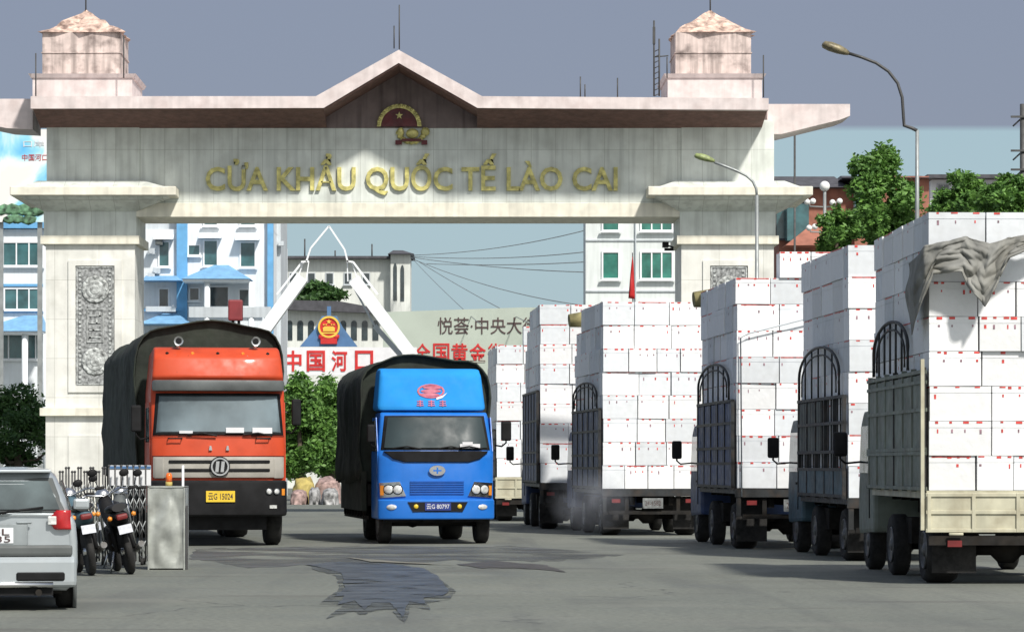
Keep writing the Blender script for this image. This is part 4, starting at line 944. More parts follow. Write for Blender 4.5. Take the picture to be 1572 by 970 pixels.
# ------------------------------------------------------------------ canvas canopy
def canopy(root, name, x0, x1, y0, y1, zt, zb_, m, r=.45, seed=1, hoops=6):
    """arched canvas cover; front at y0 (faces the viewer), back at y1"""
    mb = MB(); n = 26; rs = []; cx = (x0+x1)/2; hw = (x1-x0)/2; rnd = random.Random(seed)
    ny = 40
    for j in range(ny+1):
        y = y0+(y1-y0)*j/ny; ring = []
        sag = .035*abs(math.sin(j/ny*hoops*math.pi))
        P = [(-hw, zb_)]
        P += [(-hw, zb_+(zt-r-.15-zb_)*k/7) for k in range(1, 8)]
        P += [(-hw+r-r*math.cos(R(a)), zt-r-.12+r*math.sin(R(a))) for a in (20, 40, 60, 80)]
        P += [(-hw+r+(2*hw-2*r)*k/8, zt-.12+.12*math.sin(math.pi*k/8)) for k in range(1, 8)]
        P += [(hw-r+r*math.cos(R(a)), zt-r-.12+r*math.sin(R(a))) for a in (80, 60, 40, 20)]
        P += [(hw, zb_+(zt-r-.15-zb_)*k/7) for k in range(7, -1, -1)]
        for i, (x, z) in enumerate(P):
            q = noise.noise(Vector((x*1.2, y*1.0, z*1.1))+Vector((seed*7, 0, 0)))*.17+noise.noise(Vector((x*4, y*4, z*2)))*.03
            s_ = sag*(1 if z > zb_+.3 else 0)
            ring.append((cx+x*(1-s_/hw)+math.copysign(q, x)*.7, y, z-s_*(z > zt-.6)+q*.5))
        rs.append(ring)
    mb.rings(rs, False, True, False)
    # front wall
    v = [mb.bm.verts.new((p[0]*.97+cx*.03, y0+.12, p[2]-.03)) for p in rs[0]]; mb._f(v)
    v2 = [mb.bm.verts.new((p[0]*.97+cx*.03, y1-.12, p[2]-.03)) for p in rs[-1]]; mb._f(v2)
    cv = mb.build(name, m, root)
    cv.modifiers.new('s', 'SOLIDIFY').thickness = .03
    return cv
# ------------------------------------------------------------------ orange truck
def oncoming(px_c, ybase, yaw):
    Y = F*H/(ybase-HY); return Vector((wx(px_c, Y), Y, 0)), R(yaw)
# local frame: front face at y=0 looking to -y, body towards +y; yaw turns it
loc, a = oncoming(337, 838, 9)
ot = thing('canvas_truck', 'big orange red truck with dark green canvas and yellow number plate', 'truck', loc, a, None, world=False)
s = 82/ (F/loc.y) ; cw = 1.26
zy = lambda py: wz(py, loc.y)
mb = MB(); rs = []
prof = [(.04, zy(770)), (.0, zy(735)), (.0, zy(700)), (.06, zy(668)), (.2, zy(604)), (.24, zy(584)), (.16, zy(578)), (.3, zy(548)), (.55, zy(534)), (.8, zy(531)), (1.9, zy(540)), (2.0, zy(600)), (2.0, zy(770))]
mb.use(X['orange']); mb.prism_x(prof, -cw, cw)
for v in mb.bm.verts:
    if v.co.z > zy(600): k = (v.co.z-zy(600))/(zy(531)-zy(600)); v.co.x *= 1-.06*k
mb.bevel(.07, 3, 20)
for f in mb.bm.faces: f.smooth = False
cab = mb.build('cab', X['orange'], ot)
def face_panel(x0, x1, za, zb_, ya, yb, th=.02, inset=0):
    """panel on the sloping front: (ya at za bottom) to (yb at zb_ top)"""
    mb = MB()
    v = [(x0, ya, za), (x1, ya, za), (x1-inset, yb, zb_), (x0+inset, yb, zb_), (x0, ya-th, za), (x1, ya-th, za), (x1-inset, yb-th, zb_), (x0+inset, yb-th, zb_)]
    q = [mb.bm.verts.new(p) for p in v]
    for f in ((0,1,2,3),(4,5,6,7),(0,1,5,4),(1,2,6,5),(2,3,7,6),(3,0,4,7)): mb._f([q[i] for i in f])
    return mb
mb = face_panel(-cw+.04, cw-.04, zy(667), zy(604), .055, .19, .02, .06); mb.bevel(.015, 1); mb.build('windscreen_frame', X['black'], cab)
mb = face_panel(-cw+.1, cw-.1, zy(663), zy(608), .035, .155, .02, .06); mb.bevel(.012, 1); ws = mb.build('windscreen', X['glass_wind'], cab)
for q in ((.12, .46, zy(664), zy(656)), (.62, 1.0, zy(665), zy(656)), (-.75, -.5, zy(665), zy(661))): B('windscreen_paper', X['signwhite'], cab, q[0], q[1], -.0, .012, q[2], q[3])
mb = MB(); mb.box(-cw+.02, cw-.02, -.06, .22, zy(600), zy(583)); 
mb.bevel(.05, 2); mb.build('sun_visor', M('visor_grey', (.10, .11, .11), .45, var=.2), cab)
mb = MB()
for x, x2 in ((-.6, -.05), (.45, 1.0)): mb.tube([(x, .01, zy(667)), ((x+x2)/2, -.03, zy(664.5)), (x2, .0, zy(669))], .018, 5)
mb.build('wiper', X['black'], cab)
mb = MB(); mb.box(-cw+.03, cw-.03, -.05, .02, zy(733), zy(701)); mb.bevel(.02, 2); gr = mb.build('grille', X['grille_grey'], cab)
mb = MB()
for z0_, z1_ in ((711, 706), (724, 719)): mb.box(-.95, .95, -.07, -.045, zy(z0_), zy(z1_))
mb.bevel(.015, 1); mb.build('grille_slot', X['black'], gr)
mb = MB(); cz = zy(716); mb.use(X['black']); mb.cyl((0, -.08, cz), .19, .04, 'y', 28); mb.use(X['chrome']); ring_xz(mb, 0, cz, .14, .17, -.12, -.1)
for q in (-.05, .05): mb.prism([(q-.04, cz-.1), (q+.02, cz-.1), (q+.04, cz+.1), (q-.02, cz+.1)], -.115, -.1)
mb.build('badge', None, cab)
mb = MB(); mb.box(-cw-.02, cw+.02, -.2, .5, zy(792), zy(737)); mb.bevel(.07, 3); bp = mb.build('bumper', X['black'], ot)
for sx in (-1, 1):
    for k in (0, 1):
        mb = MB(); mb.use(X['chrome']); mb.cyl((sx*(.92+.15*k), -.205, zy(754)), .062, .03, 'y', 20); mb.use(X['lamp']); mb.ball((sx*(.92+.15*k), -.215, zy(754)), .05, (1, .35, 1), 2); mb.build('headlamp', None, bp)
    mb = MB(); mb.box(sx*1.0-.07, sx*1.0+.07, -.215, -.195, zy(780), zy(775)); mb.build('fog_lamp', X['lamp'], bp)
    mb = MB(); mb.box(sx*1.2-.03, sx*1.2+.03, -.21, -.15, zy(760), zy(750)); mb.build('indicator', X['amber'], bp)
mb = MB(); mb.use(X['plate_y']); mb.box(-.27, .27, -.225, -.205, zy(770), zy(753)); mb.use(X['ink']); add_text(mb, '云G 15024', -.23, .23, zy(767), zy(756), -.228, .004, .004); mb.build('number_plate', None, bp)
mb = MB(); mb.box(-.95, .95, .35, 1.6, .4, zy(792)); mb.cyl((0, .9, .5), .1, 2.0, 'x', 12); mb.box(-.5, -.35, .5, 10.5, .75, 1.05); mb.box(.35, .5, .5, 10.5, .75, 1.05)
mb.build('chassis', X['chassis'], ot)
B('underside_shade', X['black'], ot, -.9, .9, .12, .18, .3, zy(790))  # black board added for the shade below the bumper
for sx in (-1, 1):
    make_wheel(ot, (sx*1.08, .95, .5), .5, .3, sx); 
    for yy_ in (8.0, 9.3): make_wheel(ot, (sx*1.0, yy_, .5), .5, .5, sx)
    mb = MB(); mb.prism_x([(.32, .62), (1.9, .62), (1.9, 1.9), (1.75, 2.7), (.5, 2.7), (.36, 1.9)], sx*(cw+.003), sx*(cw+.02)); d = mb.build('door', X['orange'], cab)
    mb = MB(); mb.prism_x([(.5, 1.95), (1.5, 1.95), (1.45, 2.6), (.62, 2.6)], sx*(cw+.021), sx*(cw+.03)); mb.build('side_window', X['glass_dark'], d)
    # horn lamp on the roof
    mb = MB(); x = sx*.73; z = zy(522); mb.use(X['chrome']); mb.tube([(x, .6, zy(534)), (x, .55, z)], .03, 8); mb.lathe([(.03, .75), (.05, .6), (.085, .48), (.09, .46), (.065, .47)], (x, 0, z), 'y', 18); mb.use(X['chrome']); mb.use(X['black']); mb.cyl((x, .462, z), .055, .02, 'y', 16); mb.build('air_horn', None, cab)
for k in range(5):
    mb = MB(); x = -.95+k*.475; mb.ball((x, .42, zy(542)), .04, sub=1); mb.build('marker_lamp', X['amber'] if k % 2 else X['black'], cab)
mb = MB()
for sx in (-1, 1): mb.tube([(sx*.55, .36, zy(545)), (sx*.7, .3, zy(556)), (sx*.78, .2, zy(572))], .012, 5)
mb.build('roof_crease', M('crease', (.25, .05, .02), .5), cab)
mb = MB()
for x in (-.17, .15): mb.prism([(x-.03, zy(691)), (x+.03, zy(691)), (x+.015, zy(684)), (x-.015, zy(684))], -.025, .02)
mb.build('bonnet_mark', X['chrome'], cab)
mb = MB()
for z in (zy(700), zy(669)): mb.box(-cw+.02, cw-.02, -.008 if z < zy(690) else .028, .03, z-.006, z+.006)
mb.build('panel_seam', X['black'], cab)
for sx in (-1, 1):
    mb = MB(); mb.tube([(sx*.95, .03, zy(672)), (sx*.95, -.04, zy(673)), (sx*.7, -.04, zy(673)), (sx*.7, .03, zy(672))], .014, 6); mb.build('grab_handle', X['black'], cab)
    mb = MB(); mb.box(sx*1.12-.09, sx*1.12+.09, -.06, .0, zy(734), zy(703)); mb.bevel(.02, 2); mb.build('corner_vent', X['grille_grey'], cab)
mirror(ot, -cw-.28, .35, zy(642), -1, .5, .2, .25); mirror(ot, cw+.22, .35, zy(632), 1, .5, .18, .2)
cv = canopy(ot, 'canvas_cover', -1.42, 1.40, 2.15, 15.0, zy(493)+.1, 1.3, X['tarp_green'], .52, 3, 9)
mb = MB()
for k in range(11): mb.box(-1.36, -1.31, 2.5+k*.9, 2.58+k*.9, .85, 1.35); 
mb.box(-1.35, 1.33, 2.2, 14.9, .95, 1.32); mb.build('load_bed', X['chassis'], ot)
# clutter in the dark gap behind the cab
mb = MB(); mb.box(-1.25, -.95, 2.02, 2.14, .8, 3.0); mb.cyl((-1.15, 2.0, 2.4), .09, 1.1, 'z', 12); mb.build('air_intake', X['black'], ot)
rb = thing('red_box', 'small dark red box standing just above the canvas of the orange truck', 'box', (0, 0, 0)); Yr = 47.0*K
zz = zy(493)+.32
rb.location = W(361, 497, Yr); rb.location.z = 0; ORIG[rb] = rb.location.copy()
mb = MB(); mb.box(wx(350, Yr), wx(372, Yr), Yr, Yr+.3, wz(492, Yr), wz(460, Yr)); mb.bevel(.04, 2); mb.build('cabinet', M('dull_red', (.22, .03, .035), .6, var=.15), rb)
mb = MB(); mb.tube([(wx(357, Yr), Yr+.15, wz(560, Yr)), (wx(357, Yr), Yr+.15, wz(491, Yr))], .04, 6); mb.tube([(wx(366, Yr), Yr+.15, 0), (wx(366, Yr), Yr+.15, wz(491, Yr))], .04, 6); mb.build('post', X['pole_dark'], rb)

# ------------------------------------------------------------------ blue truck
loc, a = oncoming(671, 835, 7)
bt = thing('canvas_truck', 'bright blue light truck with dark canvas cover in the middle of the road', 'truck', loc, a, None, world=False)
zy = lambda py: wz(py, loc.y)
cw = 1.12; mb = MB()
prof = [(.06, zy(797)), (.0, zy(768)), (.0, zy(735)), (.05, zy(700)), (.12, zy(690)), (.42, zy(637)), (.5, zy(632)), (1.5, zy(632)), (1.55, zy(700)), (1.55, zy(797))]
mb.prism_x(prof, -cw, cw)
for v in mb.bm.verts:
    if v.co.z > zy(695): v.co.x *= 1-.07*min(1, (v.co.z-zy(695))/(zy(637)-zy(695)))
mb.bevel(.07, 3, 20); cab = mb.build('cab', X['blue'], bt)
mb = MB(); prof = [(.46, zy(630)), (.75, zy(572)), (.95, zy(564)), (1.6, zy(562)), (1.6, zy(630))]
mb.prism_x(prof, -1.10, 1.02)
for v in mb.bm.verts:
    if v.co.z > zy(600): v.co.x *= .93
mb.bevel(.11, 4, 20); fg = mb.build('roof_fairing', X['blue_light'], cab)
def slope_y(z): # fairing front
    t = (z-zy(630))/(zy(572)-zy(630)); return .46+(.75-.46)*t
mb = MB()
def on_fairing(mb, poly, off=.006, th=.008):
    a_ = [mb.bm.verts.new((x, slope_y(z)-off-th, z)) for x, z in poly]; b_ = [mb.bm.verts.new((x, slope_y(z)-off+.02, z)) for x, z in poly]
    n = len(poly); mb._f(a_); mb._f(b_)
    for i in range(n): mb._f([a_[i], a_[(i+1)%n], b_[(i+1)%n], b_[i]])
pinkred = M('faded_red', (.42, .07, .13), .6, var=.2); mb.use(pinkred)
cz = zy(599); cx = -.05
for q in (-1, 0, 1): on_fairing(mb, [(cx+.2*math.cos(R(t))+q*.04, cz+q*.07+(.035)*math.sin(R(t))) for t in range(0, 360, 24)])
for k in range(16):
    t0, t1 = R(k*22.5), R(k*22.5+22.5)
    on_fairing(mb, [(cx+.27*math.cos(t0), cz+.14*math.sin(t0)), (cx+.27*math.cos(t1), cz+.14*math.sin(t1)), (cx+.23*math.cos(t1), cz+.115*math.sin(t1)), (cx+.23*math.cos(t0), cz+.115*math.sin(t0))])
for gx_ in (-.22, 0, .22):
    for (u0, u1, v0, v1) in ((-.06, .06, .03, .045), (-.06, .06, -.01, .005), (-.07, .07, -.05, -.035), (-.012, .012, -.06, .06)):
        on_fairing(mb, [(cx+gx_+u0, zy(618)+v0), (cx+gx_+u1, zy(618)+v0), (cx+gx_+u1, zy(618)+v1), (cx+gx_+u0, zy(618)+v1)], .008+.002*(v1-v0 > .1))
mb.use(X['signwhite']); on_fairing(mb, [(cx+.1, cz-.17), (cx+.22, cz-.13), (cx+.32, cz-.03), (cx+.24, cz-.08), (cx+.1, cz-.13)], .012)
mb.build('fairing_logo', None, fg)
mb = face_panel(-cw+.07, cw-.07, zy(690), zy(638), .11, .4, .02, .09); mb.bevel(.015, 1); mb.build('windscreen_frame', X['black'], cab)
mb = face_panel(-cw+.12, cw-.12, zy(687), zy(640), .09, .36, .015, .09); mb.build('windscreen', X['glass_wind2'], cab)
mb = MB(); mb.box(.45, .85, .055, .07, zy(688), zy(681)); mb.box(.5, .7, .05, .065, zy(683), zy(678)); mb.build('windscreen_papers', X['signwhite'], cab)
mb = MB(); p = [(-cw+.1, zy(692)), (cw-.1, zy(692)), (cw-.28, zy(704)), (cw-.5, zy(709)), (-cw+.5, zy(709)), (-cw+.28, zy(704))]; mb.prism(p, -.0, .1); mb.bevel(.01, 1); mb.build('cowl', X['black'], cab)
mb = MB()
for x, x2 in ((-.85, -.3), (.05, .5), (.35, .9)): mb.tube([(x, .04, zy(688)), ((x+x2)/2, .02, zy(685)), (x2, .06, zy(689))], .015, 5)
mb.build('wiper', X['black'], cab)
mb = MB()
for k in range(6): mb.box(-.52, .52, -.022, .0, zy(758-k*3.6), zy(758-k*3.6)+.025)
mb.build('grille', M('grille_blue', (.01, .1, .42), .4, var=.1), cab)
mb = MB(); mb.use(X['chrome']); mb.lathe([(.12, -.035), (.115, -.05)], (0, 0, 0), 'y', 24)
for v in mb.bm.verts: v.co.x *= 1.35; v.co.z = v.co.z*.85+zy(722)
mb.use(X['blue']); mb.box(-.08, .08, -.056, -.05, zy(722)-.015, zy(722)+.015); mb.box(-.015, .015, -.058, -.05, zy(722)-.06, zy(722)+.06); mb.build('badge', None, cab)
for sx in (-1, 1):
    mb = MB(); mb.use(X['chrome']); p = [(sx*.6, zy(761)), (sx*1.08, zy(764)), (sx*1.1, zy(741)), (sx*.72, zy(739))]
    if sx < 0: p = p[::-1]
    mb.prism(p, -.03, .03); mb.use(X['lamp'])
    for q, r_ in ((.76, .09), (.93, .085)): mb.ball((sx*q, -.03, zy(751)), r_, (1, .3, 1), 2)
    mb.use(X['black'])
    for q in (.76, .93): ring_xz(mb, sx*q, zy(751), .085, .1, -.04, -.02, n=20)
    mb.use(X['amber']); mb.box(min(sx*1.02, sx*1.08), max(sx*1.02, sx*1.08), -.04, -.02, zy(760), zy(745))
    mb.build('headlamp', None, cab)
    mb = MB(); mb.prism_x([(.3, .6), (1.35, .6), (1.35, zy(700)), (1.3, zy(640)), (.6, zy(640)), (.3, zy(692))], sx*(cw+.003)*.985, sx*(cw+.02)*.985); d = mb.build('door', X['blue'], cab)
    mb = MB(); mb.prism_x([(.42, zy(692)), (1.25, zy(692)), (1.2, zy(645)), (.66, zy(645))], sx*(cw+.01), sx*(cw+.022)); mb.build('side_window', X['glass_dark'], d)
    make_wheel(bt, (sx*.95, .8, .42), .42, .25, sx)
    for q in (.78,): make_wheel(bt, (sx*q, 4.3, .42), .42, .42, sx)
mb = MB(); mb.box(-cw-.01, cw+.01, -.12, .35, zy(797), zy(766)); mb.bevel(.05, 3); bp = mb.build('bumper', X['blue'], bt)
mb = MB(); mb.prism([(-.58, zy(770)), (.58, zy(770)), (.48, zy(785)), (-.48, zy(785))], -.135, -.1); mb.build('bumper_recess', X['black'], bp)
mb = MB(); mb.use(X['plate_b']); mb.box(-.25, .25, -.15, -.136, zy(783), zy(771)); mb.use(X['signwhite']); add_text(mb, '云G 80797', -.22, .22, zy(781), zy(773), -.153, .003, .004); mb.build('number_plate', None, bp)
for sx in (-1, 1):
    mb = MB(); mb.ball((sx*.42, -.14, zy(777)), .045, (1, .4, 1), 2); mb.build('fog_lamp', X['plate_y'], bp)
    mb = MB(); mb.ball((sx*.88, -.12, zy(778)), .09, (1.1, .4, .6), 2); mb.build('fog_lamp', X['lamp'], bp)
mb = MB(); mb.box(-.5, .5, .1, 5.4, .5, .62); mb.cyl((0, .8, .4), .07, 1.7, 'x', 10); mb.cyl((0, 4.3, .42), .09, 1.4, 'x', 10); mb.ball((0, 4.3, .42), .18); mb.box(-1.0, 1.0, .15, .5, .42, .6); mb.build('chassis', X['chassis'], bt)
mb = MB(); mb.box(-1.18, 1.18, 1.75, 6.4, .72, 1.15)
for k in range(8): mb.box(-1.25, -1.19, 1.9+k*.6, 1.98+k*.6, .5, 1.3)
mb.box(-1.22, -1.15, 1.7, 6.4, .45, .52); mb.build('load_bed', X['chassis'], bt)
mb = MB(); mb.box(-1.3, -1.2, 1.7, 6.3, .62, 1.4); mb.build('side_skirt', X['tarp_green'], bt)
canopy(bt, 'canvas_cover', -1.30, 1.20, 1.72, 7.2, zy(548)+.1, 1.2, X['tarp_green'], .5, 5, 7)
mirror(bt, cw+.25, .25, zy(661), 1, .38, .2, .2); mirror(bt, -cw-.12, .35, zy(665), -1, .35, .16, .1)

def descend(o):
    for c in o.children: yield c; yield from descend(c)
def bow(root, cw, amt):
    """bow the pressed cab front in plan, with everything fixed to it"""
    bpy.context.view_layer.update()
    for o in [c for c in descend(root) if c.type == 'MESH']:
        if o.name.split('.')[0] in ('wheel', 'rim', 'canvas_cover', 'load_bed', 'side_skirt', 'chassis', 'mirror', 'mirror_arm', 'air_intake', 'door', 'side_window'): continue
        bm = bmesh.new(); bm.from_mesh(o.data)
        for k in (-1.0, -.94, -.86, -.74, -.56, -.3, 0, .3, .56, .74, .86, .94, 1.0):
            bmesh.ops.bisect_plane(bm, geom=bm.verts[:]+bm.edges[:]+bm.faces[:], plane_co=(k*cw*.985, 0, 0), plane_no=(1, 0, 0))
        for v in bm.verts:
            v.co.y += amt*min(1.1, abs(v.co.x)/cw)**4*max(0, min(1, (1.0-v.co.y)/1.0))
        bm.to_mesh(o.data); bm.free(); o.data.shade_smooth(); o.data.set_sharp_from_angle(angle=R(28))
bow(ot, 1.26, .26); bow(bt, 1.12, .24)
# ------------------------------------------------------------------ exhaust smoke
sm = bpy.data.materials.new('smoke'); sm.use_nodes = True; n = sm.node_tree.nodes; l = sm.node_tree.links; n.clear()
o_ = n.new('ShaderNodeOutputMaterial'); v = n.new('ShaderNodeVolumePrincipled'); v.inputs['Color'].default_value = (.75, .8, .9, 1)
g = n.new('ShaderNodeTexCoord'); t = n.new('ShaderNodeTexNoise'); t.inputs['Scale'].default_value = 1.8; t.inputs['Detail'].default_value = 4; l.new(g.outputs['Object'], t.inputs['Vector'])
ln = n.new('ShaderNodeVectorMath'); ln.operation = 'LENGTH'; mp_ = n.new('ShaderNodeMapping'); mp_.inputs['Scale'].default_value = (1/1.0, 1/1.2, 1/.75); l.new(g.outputs['Object'], mp_.inputs[0]); l.new(mp_.outputs[0], ln.inputs[0])
s1 = n.new('ShaderNodeMapRange'); s1.inputs[1].default_value = .2; s1.inputs[2].default_value = 1; s1.inputs[3].default_value = 1; s1.inputs[4].default_value = 0; l.new(ln.outputs['Value'], s1.inputs[0])
s2 = n.new('ShaderNodeMapRange'); s2.inputs[1].default_value = .38; s2.inputs[2].default_value = .65; s2.inputs[3].default_value = 0; s2.inputs[4].default_value = .5; l.new(t.outputs['Fac'], s2.inputs[0])
mm = n.new('ShaderNodeMath'); mm.operation = 'MULTIPLY'; l.new(s1.outputs[0], mm.inputs[0]); l.new(s2.outputs[0], mm.inputs[1]); l.new(mm.outputs[0], v.inputs['Density']); l.new(v.outputs[0], o_.inputs['Volume'])
mb = MB(); mb.ball((0, 0, 0), 1.0, (1.0, 1.2, .75), 3); so_ = mb.build('exhaust_smoke', sm); so_.location = (wx(905, 69.3), 69.3, .75)
tag(so_, 'thin blue grey exhaust smoke around the wheels of the truck under the flag', 'smoke', kind='stuff')

# ------------------------------------------------------------------ silver car
Yc = F*H/(937-HY)
car = thing('silver_car', 'silver hatchback with red tail light cut off by the left edge', 'car', (wx(-8, Yc), Yc, 0), R(8), None, world=False)
hw = .86
def sec(y, w_, z0, z1, top=.93, n=0):
    h = z1-z0
    half = [(w_*.86, z0), (w_*.97, z0+.1*h), (w_, z0+.35*h), (w_*.995, z0+.62*h), (w_*.975, z0+.85*h), (w_*top, z1-.02), (w_*(top-.1), z1), (w_*.4, z1+.005)]
    return [(x, y, z) for x, z in half]+[(-x, y, z) for x, z in half[::-1]]
mb = MB()
mb.rings([sec(0.04, hw*.9, .30, .97), sec(.0, hw*.97, .24, 1.0), sec(.18, hw, .2, 1.02), sec(.9, hw, .18, 1.0), sec(1.8, hw, .18, .99), sec(2.9, hw, .18, .97), sec(3.3, hw*.98, .2, .92), sec(3.9, hw*.93, .24, .8), sec(4.1, hw*.8, .3, .66)], True, True)
body = mb.build('body', X['silver'], car)
def gsec(y, wb, wt, zb_, zt):
    half = [(wb, zb_), (wb*.6+wt*.4+.01, zb_+(zt-zb_)*.42), (wt+.015, zt-.07), (wt-.06, zt-.01), (wt*.5, zt+.012)]
    return [(x, y, z) for x, z in half]+[(-x, y, z) for x, z in half[::-1]]
mb = MB(); mb.rings([gsec(.06, .77, .56, .98, 1.3), gsec(.12, .78, .60, .98, 1.42), gsec(.3, .79, .62, .98, 1.455), gsec(1.4, .8, .63, .98, 1.48), gsec(2.2, .79, .6, .98, 1.43), gsec(2.5, .78, .56, .97, 1.3), gsec(3.1, .72, .5, .93, .97)], True, True)
gh = mb.build('cabin', X['silver'], car)
mb = face_panel(-.72, .72, 1.02, 1.37, .055, .10, .015, .13); mb.bevel(.01, 1); rw = mb.build('rear_window', X['greyplastic'], car)
mb = face_panel(-.67, .67, 1.05, 1.345, .035, .075, .01, .12); mb.build('pane', X['glass_rear'], rw)
mb = MB(); mb.box(-.58, .58, .0, .32, 1.43, 1.462); mb.bevel(.012, 2); mb.build('spoiler', X['silver'], car)
for sx in (-1, 1):
    mb = MB(); v = [(.806, .38, 1.03), (.806, 1.15, 1.03), (.71, 1.15, 1.36), (.70, .5, 1.33)]
    q = [mb.bm.verts.new((sx*p[0]+sx*.005, p[1], p[2])) for p in v]; mb._f(q); v = [(.81, 1.22, 1.03), (.81, 2.3, 1.03), (.70, 2.15, 1.33), (.72, 1.22, 1.36)]
    q = [mb.bm.verts.new((sx*p[0]+sx*.005, p[1], p[2])) for p in v]; mb._f(q); bmesh.ops.solidify(mb.bm, geom=mb.bm.faces[:], thickness=.01); mb.build('side_window', X['glass_dark'], car)
    mb = MB(); rs_ = []
    for k in range(9):
        t_ = k/8; z = .84+.2*t_; wd = .13*math.sin(math.pi*(t_*.8+.12)); rs_.append([(sx*(.56+.12*(1-wd/.13)), -.012, z), (sx*.72, -.016, z), (sx*.78, .0, z), (sx*(.825-.04*t_), .08+.05*math.sin(math.pi*t_), z), (sx*.6, .1, z)])
    mb.rings(rs_, True, True); mb.build('tail_light', X['redlens'], car)
    mb = MB(); mb.box(sx*.59-.045, sx*.59+.045, -.022, -.0, .89, .98); mb.bevel(.02, 2); mb.build('reversing_light', X['lamp'], car)
    make_wheel(car, (sx*.74, .75, .31), .31, .2, sx); make_wheel(car, (sx*.74, 3.3, .31), .31, .2, sx)
    mb = MB(); mb.lathe([(.36, -.02), (.36, .02)], (sx*.835, .75, .31), 'x', 24); mb.build('wheel_arch', X['greyplastic'], car)
    mb = MB(); mb.box(sx*.95-.09, sx*.95+.09, 2.3, 2.4, 1.02, 1.14); mb.bevel(.03, 2); mb.build('door_mirror', X['silver'], car)
mb = MB(); mb.box(-.845, .845, -.07, .25, .24, .56); mb.bevel(.06, 3); bmp = mb.build('bumper', X['silver'], car)
mb = MB(); mb.box(-.80, .80, -.045, .2, .565, .68); mb.bevel(.03, 2); mb.build('tailgate_band', X['greyplastic'], car)
mb = MB(); mb.box(.22, .72, -.09, -.06, .31, .40); mb.bevel(.02, 1); mb.box(-.6, .6, -.06, .2, .16, .235); mb.build('lower_vent', X['black'], car)
mb = MB(); mb.cyl((0, -.1, .27), .03, 1.2, 'x', 12); mb.build('guard_bar', X['chrome'], car)
mb = MB(); mb.use(X['plate_w']); mb.box(-.17, .19, -.03, -.015, .70, .86); mb.use(X['ink']); add_text(mb, '24L', -.12, .15, .785, .85, -.034, .003, .004); add_text(mb, '1935', -.13, .16, .71, .775, -.034, .003, .004); mb.build('number_plate', None, car)
mb = MB(); mb.box(-.32, .34, -.022, -.0, .67, .90); mb.box(.22, .38, -.03, .0, .9, .925); mb.bevel(.01, 1); mb.build('plate_recess', M('silver_shade', (.3, .33, .34), .4, .4), car)
mb = MB(); mb.tube([(0, -.03, 1.0), (.25, -.0, 1.04), (.5, .0, 1.07)], .012, 5); mb.build('rear_wiper', X['black'], car)
mb = MB(); mb.cyl((.45, -.02, .19), .035, .25, 'y', 12); mb.build('exhaust_pipe', X['chassis'], car)
mb = MB(); mb.box(-.7, .7, .2, 3.9, .17, .25); mb.build('underbody', X['chassis'], car)

# ------------------------------------------------------------------ folding barrier, control box
Yf = 29.6*K
fb = thing('folding_gate', 'retractable steel scissor gate with striped panel behind the parked motorbikes', 'gate', (wx(160, Yf), Yf, 0))
mb = MB(); zt = wz(716, Yf)
n_ = 15
for k in range(n_):
    px = 92+k*9.4; x = wx(px, Yf); h_ = wz(718 if k % 2 else 724, Yf)
    if px > 160: h_ = wz(715, Yf)
    for dy in (0, .35):
        mb.tube([(x, Yf+dy, .05), (x, Yf+dy, h_)], .014, 6)
        mb.ball((x, Yf+dy, h_), .024, sub=1)
    mb.box(x-.015, x+.015, Yf, Yf+.35, .1, .13); mb.box(x-.015, x+.015, Yf, Yf+.35, .9, .93)
mb.build('upright', X['pole_dark'], fb)
mb = MB()
for k in range(n_-1):
    x0_, x1_ = wx(92+k*9.4, Yf), wx(92+(k+1)*9.4, Yf)
    for z0_ in (.15, .45, .8, 1.0):
        mb.tube([(x0_, Yf-.015, z0_), (x1_, Yf-.015, z0_+.22)], .009, 5); mb.tube([(x0_, Yf+.015, z0_+.22), (x1_, Yf+.015, z0_)], .009, 5)
mb.build('scissor_bars', X['pole'], fb)
mb = MB(); mb.box(wx(166, Yf), wx(230, Yf), Yf+.16, Yf+.2, wz(745, Yf), wz(714, Yf)); mb.build('striped_panel', X['white_paint'], fb)
mb = MB(); mb.box(wx(166, Yf), wx(230, Yf), Yf+.145, Yf+.157, wz(719, Yf), wz(715, Yf)); mb.build('panel_stripe', X['signblue'], fb)
for k in range(5):
    for dy in (0, .35): mb = MB(); mb.cyl((wx(98+k*30, Yf), Yf+dy, .05), .05, .04, 'x', 12); mb.build('caster', X['rubber'], fb)
Yx = F*H/(874-HY)
cb = thing('control_box', 'dented stainless steel gate motor box with orange beacon', 'motor box', (wx(258, Yx), Yx, 0))
mb = MB(); x0_, x1_ = wx(228, Yx), wx(283, Yx); zt = wz(748, Yx)
rs_ = []
nx, nz_ = 16, 24
g_ = []
for j in range(nz_+1):
    row = []
    for i in range(nx+1):
        u, v_ = i/nx, j/nz_; x = x0_+(x1_-x0_)*u+.01*math.sin(v_*4); z = .02+(zt-.02)*v_
        dent = .05*noise.noise(Vector((u*3, v_*3, 3)))+.03*math.exp(-((u-.75-.15*math.sin(v_*4))**2)/.01)
        ed_ = min(1, min(u, 1-u)*8)*min(1, min(v_, 1-v_)*8)
        row.append(mb.bm.verts.new((x, Yx+dent*ed_, z)))
    g_.append(row)
for j in range(nz_):
    for i in range(nx): mb._f([g_[j][i], g_[j][i+1], g_[j+1][i+1], g_[j+1][i]], True)
front = mb.build('front_panel', X['steel'], cb)
B('cabinet', X['steel'], cb, x0_, x1_, Yx+.06, Yx+.6, .02, zt-.004)
mb = MB(); mb.box(x0_-.01, x0_+.012, Yx-.012, Yx+.62, 0, zt+.01); mb.box(x1_-.012, x1_+.01, Yx-.012, Yx+.62, 0, zt+.01); mb.box(x0_-.01, x1_+.01, Yx-.012, Yx+.62, zt+.001, zt+.02); mb.build('edge_trim', X['steel'], cb)
